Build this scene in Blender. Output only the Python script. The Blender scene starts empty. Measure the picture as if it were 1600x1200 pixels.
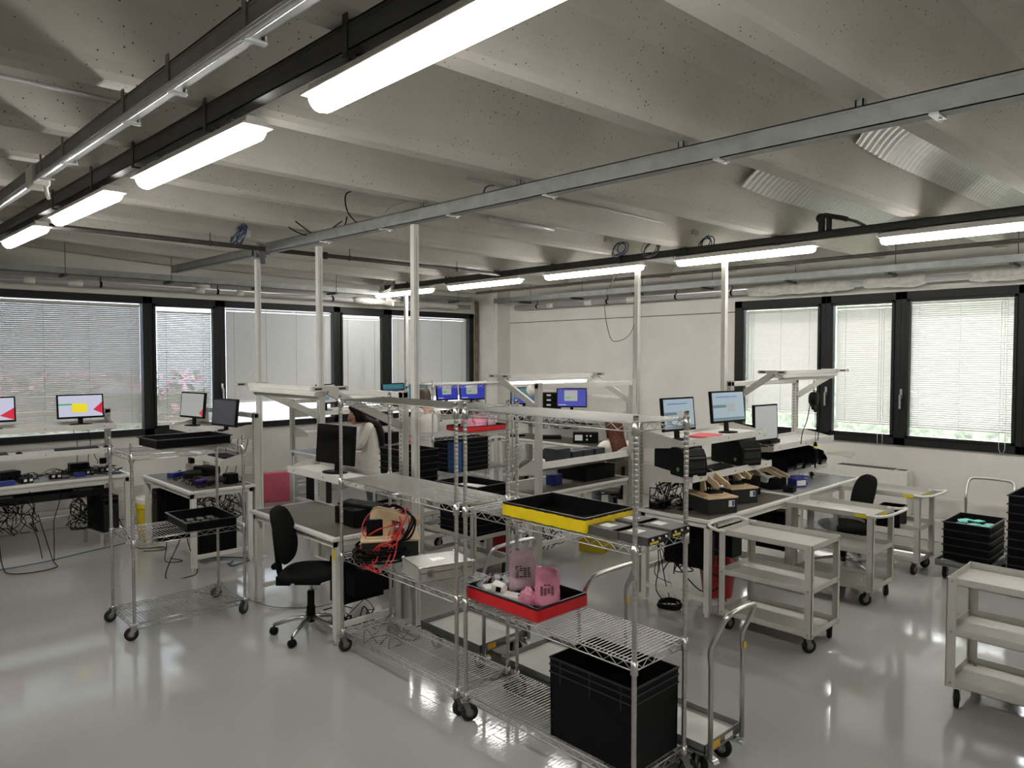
import bpy, math, random
from mathutils import Vector, Matrix
random.seed(7)
PI = math.pi
S = bpy.context.scene
COL = S.collection

# ---------------------------------------------------------------- camera
cam_d = bpy.data.cameras.new('camera'); cam = bpy.data.objects.new('camera', cam_d); COL.objects.link(cam)
YAW = math.radians(46.26); PITCH = math.radians(2.1155)
cam.location = (0, 0, 2.2)
cam.rotation_euler = (PI / 2 - PITCH, 0, YAW - PI / 2)
cam_d.sensor_fit = 'HORIZONTAL'; cam_d.sensor_width = 36.0
cam_d.lens = 36.0 * 1137.0 / 1600.0
cam_d.clip_start = 0.05; cam_d.clip_end = 300
S.camera = cam

# ---------------------------------------------------------------- world, sun, exposure
W = bpy.data.worlds.new('sky'); S.world = W; W.use_nodes = True
wn = W.node_tree; wn.nodes.clear()
wo = wn.nodes.new('ShaderNodeOutputWorld'); wb = wn.nodes.new('ShaderNodeBackground')
ws = wn.nodes.new('ShaderNodeTexSky'); ws.sky_type = 'NISHITA'; ws.sun_disc = False
ws.sun_elevation = math.radians(31); ws.sun_rotation = math.radians(55); ws.air_density = 1.0; ws.dust_density = 1.5
wb.inputs['Strength'].default_value = 0.85
wh = wn.nodes.new('ShaderNodeHueSaturation'); wh.inputs['Saturation'].default_value = 0.5
wn.links.new(ws.outputs['Color'], wh.inputs['Color']); wn.links.new(wh.outputs['Color'], wb.inputs['Color']); wn.links.new(wb.outputs['Background'], wo.inputs['Surface'])
sun_d = bpy.data.lights.new('sun', 'SUN'); sun = bpy.data.objects.new('sun', sun_d); COL.objects.link(sun)
sun.rotation_euler = Vector((-1.0, -0.70, -0.74)).to_track_quat('-Z', 'Y').to_euler()
sun.location = (20, 9, 14)
sun_d.energy = 4.5; sun_d.angle = math.radians(0.6); sun_d.color = (1.0, 0.96, 0.9)
S.view_settings.view_transform = 'Standard'; S.view_settings.look = 'None'
S.view_settings.gamma = 1.0; S.view_settings.use_curve_mapping = False
S.view_settings.exposure = 1.87
S.cycles.use_denoising = True
S.cycles.max_bounces = 8; S.cycles.diffuse_bounces = 4; S.cycles.glossy_bounces = 4; S.cycles.transparent_max_bounces = 16
S.cycles.caustics_reflective = False; S.cycles.caustics_refractive = False
S.cycles.sample_clamp_indirect = 8.0
LAMP_STRENGTH = 11.5

# ---------------------------------------------------------------- materials
MATS = {}
def mat(name, col, rough=0.5, metal=0.0, var=0.04, scale=14.0, bump=0.0, alpha=1.0, trans=0.0, emit=None, estr=0.0, coat=0.0, spec=0.5):
    if name in MATS: return MATS[name]
    m = bpy.data.materials.new(name); m.use_nodes = True
    nt = m.node_tree; b = nt.nodes['Principled BSDF']
    tc = nt.nodes.new('ShaderNodeTexCoord'); no = nt.nodes.new('ShaderNodeTexNoise')
    no.inputs['Scale'].default_value = scale; no.inputs['Detail'].default_value = 3
    nt.links.new(tc.outputs['Object'], no.inputs['Vector'])
    ra = nt.nodes.new('ShaderNodeValToRGB')
    ra.color_ramp.elements[0].position = 0.3; ra.color_ramp.elements[1].position = 0.7
    ra.color_ramp.elements[0].color = tuple(max(0, c * (1 - var)) for c in col) + (1,)
    ra.color_ramp.elements[1].color = tuple(min(1, c * (1 + var)) for c in col) + (1,)
    nt.links.new(no.outputs['Fac'], ra.inputs['Fac']); nt.links.new(ra.outputs['Color'], b.inputs['Base Color'])
    b.inputs['Roughness'].default_value = rough; b.inputs['Metallic'].default_value = metal
    b.inputs['Specular IOR Level'].default_value = spec
    b.inputs['Alpha'].default_value = alpha; b.inputs['Transmission Weight'].default_value = trans
    b.inputs['Coat Weight'].default_value = coat
    if bump:
        bp = nt.nodes.new('ShaderNodeBump'); bp.inputs['Strength'].default_value = bump; bp.inputs['Distance'].default_value = 0.005
        nt.links.new(no.outputs['Fac'], bp.inputs['Height']); nt.links.new(bp.outputs['Normal'], b.inputs['Normal'])
    if emit:
        b.inputs['Emission Color'].default_value = tuple(emit) + (1,); b.inputs['Emission Strength'].default_value = estr
    MATS[name] = m
    return m

WHITE = mat('white_paint_metal', (0.70, 0.685, 0.645), 0.4)
GREYP = mat('light_grey_paint', (0.50, 0.487, 0.445), 0.42)
CHROME = mat('chrome_wire', (0.52, 0.515, 0.50), 0.33, 1.0, 0.05)
ZINC = mat('galvanised_steel', (0.25, 0.257, 0.252), 0.45, 0.7, 0.12, 9)
ZINCB = mat('bright_zinc', (0.75, 0.77, 0.78), 0.25, 1.0, 0.08, 9)
DSTEEL = mat('dark_grey_steel', (0.050, 0.052, 0.050), 0.5, 0.3, 0.15, 8)
BLACK = mat('black_plastic', (0.0035, 0.0035, 0.004), 0.5, 0, 0.2, 20, spec=0.12)
BLACK2 = mat('black_tray_plastic', (0.0035, 0.0035, 0.004), 0.5, 0, 0.2, 20, spec=0.12)
BLACKG = mat('glossy_black', (0.003, 0.003, 0.0035), 0.22, spec=0.3)
RUBBER = mat('black_rubber', (0.006, 0.006, 0.006), 0.7, spec=0.3)
FABRIC = mat('black_fabric', (0.006, 0.006, 0.0062), 0.95, 0, 0.25, 60, 0.3, spec=0.2)
OLIVE = mat('olive_grey_fabric', (0.085, 0.082, 0.062), 0.95, 0, 0.2, 60, 0.3)
ANTHR = mat('anthracite_frame', (0.011, 0.0115, 0.012), 0.5, 0, 0.1, spec=0.3)
MATGR = mat('grey_bench_mat', (0.105, 0.095, 0.076), 0.5, 0, 0.06, 5, spec=0.35)
MATSHEEN = mat('bench_mat_window_sheen', (0.27, 0.275, 0.28), 0.2, 0, 0.06, 5)  # mat colour made lighter and bluer to carry the window reflection
BLIND = mat('blind_slat', (0.52, 0.515, 0.49), 0.45, 0, 0.03)
_bl = BLIND.node_tree; _pb = _bl.nodes['Principled BSDF']; _tr = _bl.nodes.new('ShaderNodeBsdfTranslucent'); _tr.inputs['Color'].default_value = (.7, .72, .72, 1)
_mx = _bl.nodes.new('ShaderNodeMixShader'); _mx.inputs['Fac'].default_value = .03
_bl.links.new(_pb.outputs[0], _mx.inputs[1]); _bl.links.new(_tr.outputs[0], _mx.inputs[2]); _bl.links.new(_mx.outputs[0], _bl.nodes['Material Output'].inputs['Surface'])
RED = mat('red_card', (0.62, 0.012, 0.016), 0.5)
REDB = mat('red_bucket_plastic', (0.35, 0.012, 0.015), 0.4)
YEL = mat('yellow_film', (0.80, 0.60, 0.01), 0.3, 0, 0.06, 8, 0.25)
YELB = mat('yellow_box', (0.55, 0.42, 0.02), 0.5)
TAPE = mat('yellow_tape', (0.75, 0.6, 0.02), 0.4)
WOOD = mat('plywood', (0.62, 0.48, 0.30), 0.55, 0, 0.12, 9)
PINK = mat('pink_plastic_bag', (0.80, 0.30, 0.42), 0.25, 0, 0.10, 9, 0.5, 0.82)
PINKL = mat('pale_pink_bag', (0.80, 0.58, 0.66), 0.22, 0, 0.08, 9, 0.5, 0.5)
PINKF = mat('pink_foam', (0.78, 0.16, 0.24), 0.7)
CLEAR = mat('clear_film', (0.8, 0.83, 0.86), 0.12, 0, 0.05, 9, 0.5, 0.28)
ALU = mat('aluminium_case_skin', (0.55, 0.54, 0.50), 0.40, 0.45, 0.05, 30)
WPLAST = mat('white_plastic', (0.72, 0.70, 0.65), 0.4)
BLUEB = mat('blue_plastic', (0.02, 0.035, 0.22), 0.4)
PURPB = mat('purple_plastic', (0.08, 0.04, 0.28), 0.4)
BLUEC = mat('blue_cable', (0.01, 0.045, 0.13), 0.4)
REDC = mat('red_cable', (0.55, 0.02, 0.02), 0.4)
DARKG = mat('dark_grey_plastic', (0.018, 0.019, 0.020), 0.5, spec=0.3)
MIDG = mat('mid_grey_plastic', (0.17, 0.17, 0.17), 0.5)
PVC = mat('grey_pvc_pipe', (0.40, 0.40, 0.40), 0.4)
PAPER = mat('white_paper', (0.75, 0.73, 0.68), 0.7)
GREEN = mat('green_sticker', (0.08, 0.32, 0.04), 0.5)
SKIN = mat('skin', (0.42, 0.23, 0.15), 0.55)
COAT = mat('white_lab_coat', (0.66, 0.62, 0.57), 0.85, 0, 0.05, 20, 0.3)
HAIR = mat('dark_brown_hair', (0.010, 0.006, 0.005), 0.65, 0, 0.4, 40, 0.4, spec=0.15)
HAIRB = mat('brown_hair', (0.07, 0.045, 0.025), 0.5, 0, 0.4, 40, 0.4)
HAIRR = mat('auburn_hair', (0.075, 0.020, 0.010), 0.6, 0, 0.5, 40, 0.4, spec=0.2)
TROUS = mat('grey_trousers', (0.10, 0.11, 0.13), 0.9)
TEAL = mat('teal_circuit_board', (0.12, 0.60, 0.52), 0.4, 0, 0.5, 60)
SHINY = mat('foil', (0.75, 0.75, 0.76), 0.3, 0.8, 0.1, 30, 0.6)
LIGHT = mat('lamp_diffuser', (0.9, 0.9, 0.9), 0.4, 0, 0, emit=(1.0, 0.975, 0.92), estr=LAMP_STRENGTH)
LIGHTL = mat('bench_lamp_tube', (0.9, 0.9, 0.9), 0.4, 0, 0, emit=(1.0, 0.97, 0.93), estr=5.0)
CLEARP = mat('clear_lamp_cover', (0.75, 0.76, 0.76), 0.15, 0, 0.03, alpha=0.45)
def scr(name, col, e=0.9): return mat(name, (0.02, 0.02, 0.02), 0.25, 0, 0, emit=col, estr=e * .36)
SC_BLUE = scr('screen_blue', (0.01, 0.02, 0.30), 0.8); SC_LILAC = scr('screen_pale_lilac', (0.52, 0.52, 0.66), 0.75)
SC_RED = scr('screen_red', (0.55, 0.01, 0.04), 0.8); SC_YEL = scr('screen_yellow', (0.75, 0.62, 0.01), 0.8)
SC_GREEN = scr('screen_green', (0.02, 0.35, 0.07), 0.8); SC_TEAL = scr('screen_teal', (0.02, 0.12, 0.15), 0.8)
SC_PALE = scr('screen_pale_blue', (0.30, 0.38, 0.43), 0.75); SC_GREY = scr('screen_grey', (0.30, 0.30, 0.29), 0.8)
SC_DARK = scr('screen_slate', (0.10, 0.17, 0.19), 0.7); SC_LINE = scr('screen_line_blue', (0.10, 0.18, 0.42), 0.7)
SC_OFF = mat('screen_off', (0.06, 0.063, 0.07), 0.25); SC_NAVY = scr('screen_navy', (0.005, 0.012, 0.05), 0.9)

# ---------------------------------------------------------------- mesh building
class MB:
    def __init__(s): s.v = []; s.f = []; s.m = []; s.sm = []
    def add(s, vs, fs, m=0, smooth=False):
        o = len(s.v); s.v += [tuple(p) for p in vs]
        for f in fs: s.f.append(tuple(i + o for i in f)); s.m.append(m); s.sm.append(smooth)
        return s
    def box(s, x0, x1, y0, y1, z0, z1, m=0):
        if x0 > x1: x0, x1 = x1, x0
        if y0 > y1: y0, y1 = y1, y0
        if z0 > z1: z0, z1 = z1, z0
        vs = [(x0, y0, z0), (x1, y0, z0), (x1, y1, z0), (x0, y1, z0), (x0, y0, z1), (x1, y0, z1), (x1, y1, z1), (x0, y1, z1)]
        return s.add(vs, [(0, 3, 2, 1), (4, 5, 6, 7), (0, 1, 5, 4), (1, 2, 6, 5), (2, 3, 7, 6), (3, 0, 4, 7)], m)
    def bar(s, p0, p1, w, h, m=0, up=(0, 0, 1)):           # rectangular bar between two points, w across, h along up
        p0 = Vector(p0); p1 = Vector(p1); d = (p1 - p0).normalized(); u = Vector(up)
        if abs(d.dot(u)) > 0.98: u = Vector((1, 0, 0))
        a = d.cross(u).normalized(); b = a.cross(d).normalized()
        vs = [p + a * sx * w / 2 + b * sz * h / 2 for p in (p0, p1) for sx, sz in ((-1, -1), (1, -1), (1, 1), (-1, 1))]
        return s.add(vs, [(0, 1, 2, 3), (7, 6, 5, 4), (0, 4, 5, 1), (1, 5, 6, 2), (2, 6, 7, 3), (3, 7, 4, 0)], m)
    def prism(s, poly, y0, y1, m=0, axis='y'):             # polygon in the other two axes, extruded along axis
        n = len(poly)
        def P(a, b, t): return (a, t, b) if axis == 'y' else ((t, a, b) if axis == 'x' else (a, b, t))
        vs = [P(a, b, y0) for a, b in poly] + [P(a, b, y1) for a, b in poly]
        fs = [tuple(range(n)), tuple(range(2 * n - 1, n - 1, -1))] + [(i, i + n, (i + 1) % n + n, (i + 1) % n) for i in range(n)]
        return s.add(vs, fs, m)
    def tube(s, pts, r, n=8, m=0, cap=True, rr=None):
        pts = [Vector(p) for p in pts]
        if len(pts) < 2: return s
        rings = []; prev = None
        for i, p in enumerate(pts):
            d = (pts[min(i + 1, len(pts) - 1)] - pts[max(i - 1, 0)])
            if d.length < 1e-9: d = Vector((0, 0, 1))
            d.normalize()
            if prev is None:
                ref = Vector((0, 0, 1)) if abs(d.z) < 0.9 else Vector((1, 0, 0)); a = d.cross(ref).normalized()
            else:
                a = (prev - d * prev.dot(d))
                if a.length < 1e-6: a = d.cross(Vector((0.3, 0.5, 0.8)))
                a.normalize()
            prev = a; b = d.cross(a); ri = rr[i] if rr else r
            rings.append([p + (a * math.cos(2 * PI * k / n) + b * math.sin(2 * PI * k / n)) * ri for k in range(n)])
        vs = [q for R in rings for q in R]; fs = []
        for i in range(len(rings) - 1):
            for k in range(n):
                fs.append((i * n + k, i * n + (k + 1) % n, (i + 1) * n + (k + 1) % n, (i + 1) * n + k))
        s.add(vs, fs, m, n > 4)
        if cap:
            o = len(s.v) - len(vs)
            s.f.append(tuple(o + k for k in range(n))[::-1]); s.m.append(m); s.sm.append(False)
            s.f.append(tuple(o + (len(rings) - 1) * n + k for k in range(n))); s.m.append(m); s.sm.append(False)
        return s
    def cyl(s, p0, p1, r, n=16, m=0, r1=None): return s.tube([p0, p1], r, n, m, True, [r, r if r1 is None else r1])
    def lathe(s, prof, c=(0, 0, 0), n=20, m=0, axis='z', cap=True):
        c = Vector(c); vs = []; fs = []
        for r, z in prof:
            for k in range(n):
                a = 2 * PI * k / n; x, y = r * math.cos(a), r * math.sin(a)
                vs.append(c + (Vector((x, y, z)) if axis == 'z' else Vector((z, x, y)) if axis == 'x' else Vector((y, z, x))))
        for i in range(len(prof) - 1):
            for k in range(n): fs.append((i * n + k, i * n + (k + 1) % n, (i + 1) * n + (k + 1) % n, (i + 1) * n + k))
        if cap:
            fs.append(tuple(range(n))[::-1]); fs.append(tuple((len(prof) - 1) * n + k for k in range(n)))
        return s.add(vs, fs, m, True)
    def ball(s, c, rx, ry=None, rz=None, n=14, k=9, m=0):
        ry = rx if ry is None else ry; rz = rx if rz is None else rz
        vs = [(c[0], c[1], c[2] - rz)]
        for i in range(1, k):
            t = -PI / 2 + PI * i / k
            for j in range(n):
                a = 2 * PI * j / n; vs.append((c[0] + rx * math.cos(t) * math.cos(a), c[1] + ry * math.cos(t) * math.sin(a), c[2] + rz * math.sin(t)))
        vs.append((c[0], c[1], c[2] + rz)); fs = [(0, 1 + (j + 1) % n, 1 + j) for j in range(n)]
        for i in range(k - 2):
            for j in range(n): fs.append((1 + i * n + j, 1 + i * n + (j + 1) % n, 1 + (i + 1) * n + (j + 1) % n, 1 + (i + 1) * n + j))
        L = len(vs) - 1
        fs += [(1 + (k - 2) * n + j, 1 + (k - 2) * n + (j + 1) % n, L) for j in range(n)]
        return s.add(vs, fs, m, True)
    def loft(s, rings, m=0, smooth=True, cap=True):
        n = len(rings[0]); vs = [p for R in rings for p in R]; fs = []
        for i in range(len(rings) - 1):
            for k in range(n): fs.append((i * n + k, i * n + (k + 1) % n, (i + 1) * n + (k + 1) % n, (i + 1) * n + k))
        if cap: fs.append(tuple(range(n))[::-1]); fs.append(tuple((len(rings) - 1) * n + k for k in range(n)))
        return s.add(vs, fs, m, smooth)
    def quad(s, a, b, c, d, m=0): return s.add([a, b, c, d], [(0, 1, 2, 3)], m)
    def xf(s, M, i0=0):
        M = M if isinstance(M, Matrix) else Matrix(M)
        s.v = s.v[:i0] + [tuple(M @ Vector(p)) for p in s.v[i0:]]; return s
    def build(s, name, mats, parent=None, bevel=0.0, loc=None, rz=0.0):
        me = bpy.data.meshes.new(name); me.from_pydata(s.v, [], s.f)
        mats = mats if isinstance(mats, (list, tuple)) else [mats]
        for q in mats: me.materials.append(q)
        me.polygons.foreach_set('material_index', s.m); me.polygons.foreach_set('use_smooth', s.sm); me.update()
        o = bpy.data.objects.new(name, me); COL.objects.link(o)
        if parent: o.parent = parent
        if loc is not None: o.location = loc
        if rz: o.rotation_euler = (0, 0, rz)
        if bevel:
            b = o.modifiers.new('bevel', 'BEVEL'); b.width = bevel; b.segments = 2; b.limit_method = 'ANGLE'
        return o

def tag(o, label, cat, group=None, kind=None):
    o['label'] = label; o['category'] = cat
    if group: o['group'] = group
    if kind: o['kind'] = kind
    return o
def thing(name, label, cat, loc=(0, 0, 0), rz=0.0, group=None):
    o = bpy.data.objects.new(name, None); COL.objects.link(o); o.empty_display_size = 0.1
    o.location = loc; o.rotation_euler = (0, 0, rz)
    return tag(o, label, cat, group)
def struct(o): o['kind'] = 'structure'; return o
KIDS = {}
def dup(root, loc, rz, label, group=None, euler=None):
    def cp(o, par):
        c = o.copy(); COL.objects.link(c)
        if par is not None: c.parent = par
        for ch in [x for x in o.children]: cp(ch, c)
        return c
    r = cp(root, None); r.location = loc; r.rotation_euler = euler if euler else (0, 0, rz); r['label'] = label
    if group: r['group'] = group
    return r
def spline(pts, n=8):                                     # Catmull-Rom through the points
    P = [Vector(p) for p in pts]; out = []
    for i in range(len(P) - 1):
        a = P[max(i - 1, 0)]; b = P[i]; c = P[i + 1]; d = P[min(i + 2, len(P) - 1)]
        for k in range(n):
            t = k / n
            out.append(0.5 * ((2 * b) + (c - a) * t + (2 * a - 5 * b + 4 * c - d) * t * t + (3 * b - a - 3 * c + d) * t ** 3))
    out.append(P[-1]); return out
def cable(name, pts, r, m, label, cat='cable', group=None, n=6):
    o = MB().tube(spline(pts, 6), r, n).build(name, m)
    return tag(o, label, cat, group)
def ring(c, r, tilt=0.3, n=14, turns=2, jitter=0.012):
    out = []
    for k in range(n * turns + 1):
        a = 2 * PI * k / n; rr = r * (1 + random.uniform(-.08, .08))
        out.append((c[0] + rr * math.cos(a) * math.cos(tilt), c[1] + rr * math.sin(a), c[2] + rr * math.cos(a) * math.sin(tilt) + random.uniform(-jitter, jitter)))
    return out

# ================================================================ SETTING
def floor_material():
    m = bpy.data.materials.new('grey_epoxy_floor'); m.use_nodes = True; nt = m.node_tree; b = nt.nodes['Principled BSDF']
    tc = nt.nodes.new('ShaderNodeTexCoord')
    n1 = nt.nodes.new('ShaderNodeTexNoise'); n1.inputs['Scale'].default_value = 0.7; n1.inputs['Detail'].default_value = 4
    n2 = nt.nodes.new('ShaderNodeTexNoise'); n2.inputs['Scale'].default_value = 26; n2.inputs['Detail'].default_value = 3
    r = nt.nodes.new('ShaderNodeValToRGB')
    r.color_ramp.elements[0].position = .3; r.color_ramp.elements[1].position = .7
    r.color_ramp.elements[0].color = (.345, .34, .33, 1); r.color_ramp.elements[1].color = (.38, .375, .365, 1)
    bp = nt.nodes.new('ShaderNodeBump'); bp.inputs['Strength'].default_value = .10; bp.inputs['Distance'].default_value = .002
    rr = nt.nodes.new('ShaderNodeMapRange'); rr.inputs['To Min'].default_value = .05; rr.inputs['To Max'].default_value = .12
    L = nt.links.new
    L(tc.outputs['Object'], n1.inputs['Vector']); L(tc.outputs['Object'], n2.inputs['Vector'])
    L(n1.outputs['Fac'], r.inputs['Fac']); L(r.outputs['Color'], b.inputs['Base Color'])
    L(n2.outputs['Fac'], bp.inputs['Height']); L(bp.outputs['Normal'], b.inputs['Normal'])
    L(n1.outputs['Fac'], rr.inputs['Value']); L(rr.outputs['Result'], b.inputs['Roughness'])
    b.inputs['Specular IOR Level'].default_value = .55
    return m
def concrete_material():
    m = bpy.data.materials.new('speckled_concrete'); m.use_nodes = True; nt = m.node_tree; b = nt.nodes['Principled BSDF']
    tc = nt.nodes.new('ShaderNodeTexCoord')
    n1 = nt.nodes.new('ShaderNodeTexNoise'); n1.inputs['Scale'].default_value = 1.6; n1.inputs['Detail'].default_value = 6
    v = nt.nodes.new('ShaderNodeTexVoronoi'); v.inputs['Scale'].default_value = 34
    n3 = nt.nodes.new('ShaderNodeTexNoise'); n3.inputs['Scale'].default_value = 22
    n4 = nt.nodes.new('ShaderNodeTexNoise'); n4.inputs['Scale'].default_value = 2.6
    r = nt.nodes.new('ShaderNodeValToRGB')
    r.color_ramp.elements[0].position = .3; r.color_ramp.elements[1].position = .72
    r.color_ramp.elements[0].color = (.49, .465, .415, 1); r.color_ramp.elements[1].color = (.59, .565, .51, 1)
    ma = nt.nodes.new('ShaderNodeMath'); ma.operation = 'MULTIPLY'
    mb = nt.nodes.new('ShaderNodeMath'); mb.operation = 'MULTIPLY'; mb.inputs[1].default_value = .42
    lt = nt.nodes.new('ShaderNodeMath'); lt.operation = 'LESS_THAN'
    mx = nt.nodes.new('ShaderNodeMix'); mx.data_type = 'RGBA'; mx.inputs['B'].default_value = (.10, .088, .07, 1)
    bp = nt.nodes.new('ShaderNodeBump'); bp.inputs['Strength'].default_value = .15; bp.inputs['Distance'].default_value = .004
    L = nt.links.new
    for n in (n1, v, n3, n4): L(tc.outputs['Object'], n.inputs['Vector'])
    L(n1.outputs['Fac'], r.inputs['Fac']); L(n3.outputs['Fac'], ma.inputs[0]); L(n4.outputs['Fac'], ma.inputs[1])
    L(ma.outputs[0], mb.inputs[0]); L(v.outputs['Distance'], lt.inputs[0]); L(mb.outputs[0], lt.inputs[1])
    L(lt.outputs[0], mx.inputs['Factor']); L(r.outputs['Color'], mx.inputs['A']); L(mx.outputs['Result'], b.inputs['Base Color'])
    L(n1.outputs['Fac'], bp.inputs['Height']); L(bp.outputs['Normal'], b.inputs['Normal'])
    b.inputs['Roughness'].default_value = .85
    return m
FLOORM = floor_material(); CONC = concrete_material()
WALLM = mat('painted_wall', (.72, .70, .65), .8, 0, .05, 2.2, .1)
PILLM = mat('pillar_paint', (.68, .665, .62), .8, 0, .08, 3.0, .2)
PLINM = mat('plinth_plaster', (.58, .56, .52), .85, 0, .15, 4, .2)
SKYLM = mat('corrugated_sheet', (.54, .53, .51), .35, 0, .05, 3)
GLASS = mat('window_glass', (.95, .97, .97), .02, 0, 0, trans=0.0, alpha=.10)
DPIPE = mat('dark_pipe_paint', (.045, .038, .033), .6, .2, .3, 9)
RUST = mat('rusty_pipe', (.20, .155, .10), .7, .2, .4, 9)

struct(MB().box(-5, 10.3, -5, 11.4, -.12, 0).build('floor', FLOORM))
YW, XW = 11.0, 9.9
WZ0, WZ1 = 1.097, 3.053                                    # window band of the left wall
VZ0, VZ1 = 1.090, 3.020                                    # window band of the right wall
b = MB()
b.box(-5, XW + .3, YW, YW + .3, 0, WZ0); b.box(-5, XW + .3, YW, YW + .3, WZ1, 4.4)
b.box(9.44, XW + .3, YW, YW + .3, WZ0, WZ1); b.box(-5, -.9, YW, YW + .3, WZ0, WZ1)
struct(b.build('wall_left', WALLM))
b = MB()
b.box(XW, XW + .3, -5, YW, 0, VZ0); b.box(XW, XW + .3, -5, YW, VZ1, 4.4)
b.box(XW, XW + .3, 5.53, YW, VZ0, VZ1); b.box(XW, XW + .3, -5, .5, VZ0, VZ1)
struct(b.build('wall_right', WALLM))
struct(MB().box(XW - .006, XW, 5.53, 10.4, 2.862, 2.874).build('trim_1', DSTEEL))     # panel joint
struct(MB().box(-5.3, -5, -5, YW, 0, 4.4).build('wall_back', WALLM))
struct(MB().box(-5.3, XW + .3, -5.3, -5, 0, 4.4).build('wall_front', WALLM))
struct(MB().box(9.56, XW, 10.40, YW, 0, 3.9).build('wall_pillar', PILLM))
b = MB(); b.box(-5, 9.56, YW - .27, YW, 0, .21); b.box(-5, 9.56, YW - .10, YW, .21, .40)
struct(b.build('baseboard_left', PLINM, bevel=.01))
b = MB(); b.box(XW - .30, XW, -5, 10.40, 0, .25); b.box(XW - .12, XW, -5, 10.40, .25, .47)
struct(b.build('baseboard_right', PLINM, bevel=.01))
o = MB().tube([(9.49, 10.93, .25), (9.49, 10.93, 3.3)], .035, 10).build('drain_pipe', RUST)
tag(o, 'rusty brown vertical pipe running down in the corner beside the white pillar', 'pipe')
b = MB().box(9.535, 9.56, 10.47, 10.50, 2.75, 3.35); b.box(9.53, 9.56, 10.52, 10.57, 2.68, 2.76)
tag(b.build('wall_conduit', WPLAST), 'short white conduit with a small box on the corner pillar', 'conduit')

# ---- ceiling of precast ribs
RIBS = [-4.0, -2.9, -1.85, -.75, .30, 1.34, 2.29, 3.57, 4.66, 5.55, 6.66, 7.72, 8.78, 9.84, 10.8]
SK = -0.035
def sky(x): return SK * (x - 3.5)
def lift(x, y):                                            # the roof rises slowly away from the camera on the left
    k = .028 if x <= 1.4 else (.028 + (.012 - .028) * (x - 1.4) / 2.1 if x <= 3.5 else max(.003, .012 - .009 * (x - 3.5) / 3.5))
    return k * max(0.0, y - 2.6)
def bay_profile():
    pr = [(-5.2, 3.95)]
    for i, y in enumerate(RIBS):
        yl = RIBS[i - 1] if i else y - 1.06; yr = RIBS[i + 1] if i + 1 < len(RIBS) else y + 1.0
        hl, hr = (y - yl) / 2, (yr - y) / 2
        side = [(0.0, 3.43), (.03, 3.48), (.12, 3.57), (.28, 3.71), (.48, 3.83), (.72, 3.91), (1.0, 3.94)]
        for t, z in reversed(side): pr.append((y - .085 - t * (hl - .085), z))
        pr.append((y - .060, 3.40)); pr.append((y + .060, 3.40))
        for t, z in side: pr.append((y + .085 + t * (hr - .085), z))
    return [p for k, p in enumerate(pr) if k == 0 or abs(p[0] - pr[k - 1][0]) + abs(p[1] - pr[k - 1][1]) > 1e-4]
PR = bay_profile()
b = MB(); XS = [-5, -2, 1.4, 3.5, 5, 7, 9.45]
rows = [[(x, y + sky(x), z + lift(x, y)) for y, z in PR] for x in XS]
n = len(PR)
for i in range(len(XS) - 1):
    for k in range(n - 1):
        b.add([rows[i][k], rows[i][k + 1], rows[i + 1][k + 1], rows[i + 1][k]], [(0, 1, 2, 3)])
xe = 9.45
b.add([(xe, y + sky(xe), z + lift(xe, y)) for y, z in PR] + [(xe, y + sky(xe), 4.30) for y, z in PR], [(k, k + 1, k + 1 + n, k + n) for k in range(n - 1)])
b.box(-5.3, XW + .3, -5.3, YW + .3, 4.30, 4.5); b.box(9.45, XW, -5, YW, 3.96, 4.05)
struct(b.build('ceiling', CONC))
for q, (k, x0, x1) in enumerate(((4, 5.8, 9.4), (5, 5.2, 9.4), (6, 5.8, 9.4), (7, 6.4, 9.4))):   # corrugated sheets between the ribs
    y0, y1 = RIBS[k], RIBS[k + 1]; w = y1 - y0; rows = []; N = int((x1 - x0) / .02)
    for i in range(N + 1):
        x = x0 + (x1 - x0) * i / N; row = []
        for j in range(13):
            t = j / 12; y = y0 + w * (.22 + .56 * t)
            z = lift(x, y) + 3.665 + .20 * math.sin(PI * t) ** .9 + .0035 * math.sin(2 * PI * x / .08) - .03 * min(1, (x - x0) / .5)
            row.append((x, y + sky(x), z))
        rows.append(row)
    b = MB().loft(rows, cap=False)
    o = MB()
    for i in range(N):
        for j in range(12): o.add([rows[i][j], rows[i][j + 1], rows[i + 1][j + 1], rows[i + 1][j]], [(0, 1, 2, 3)], 0, True)
    o = struct(o.build('window_%d' % (20 + q), SKYLM))

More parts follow.
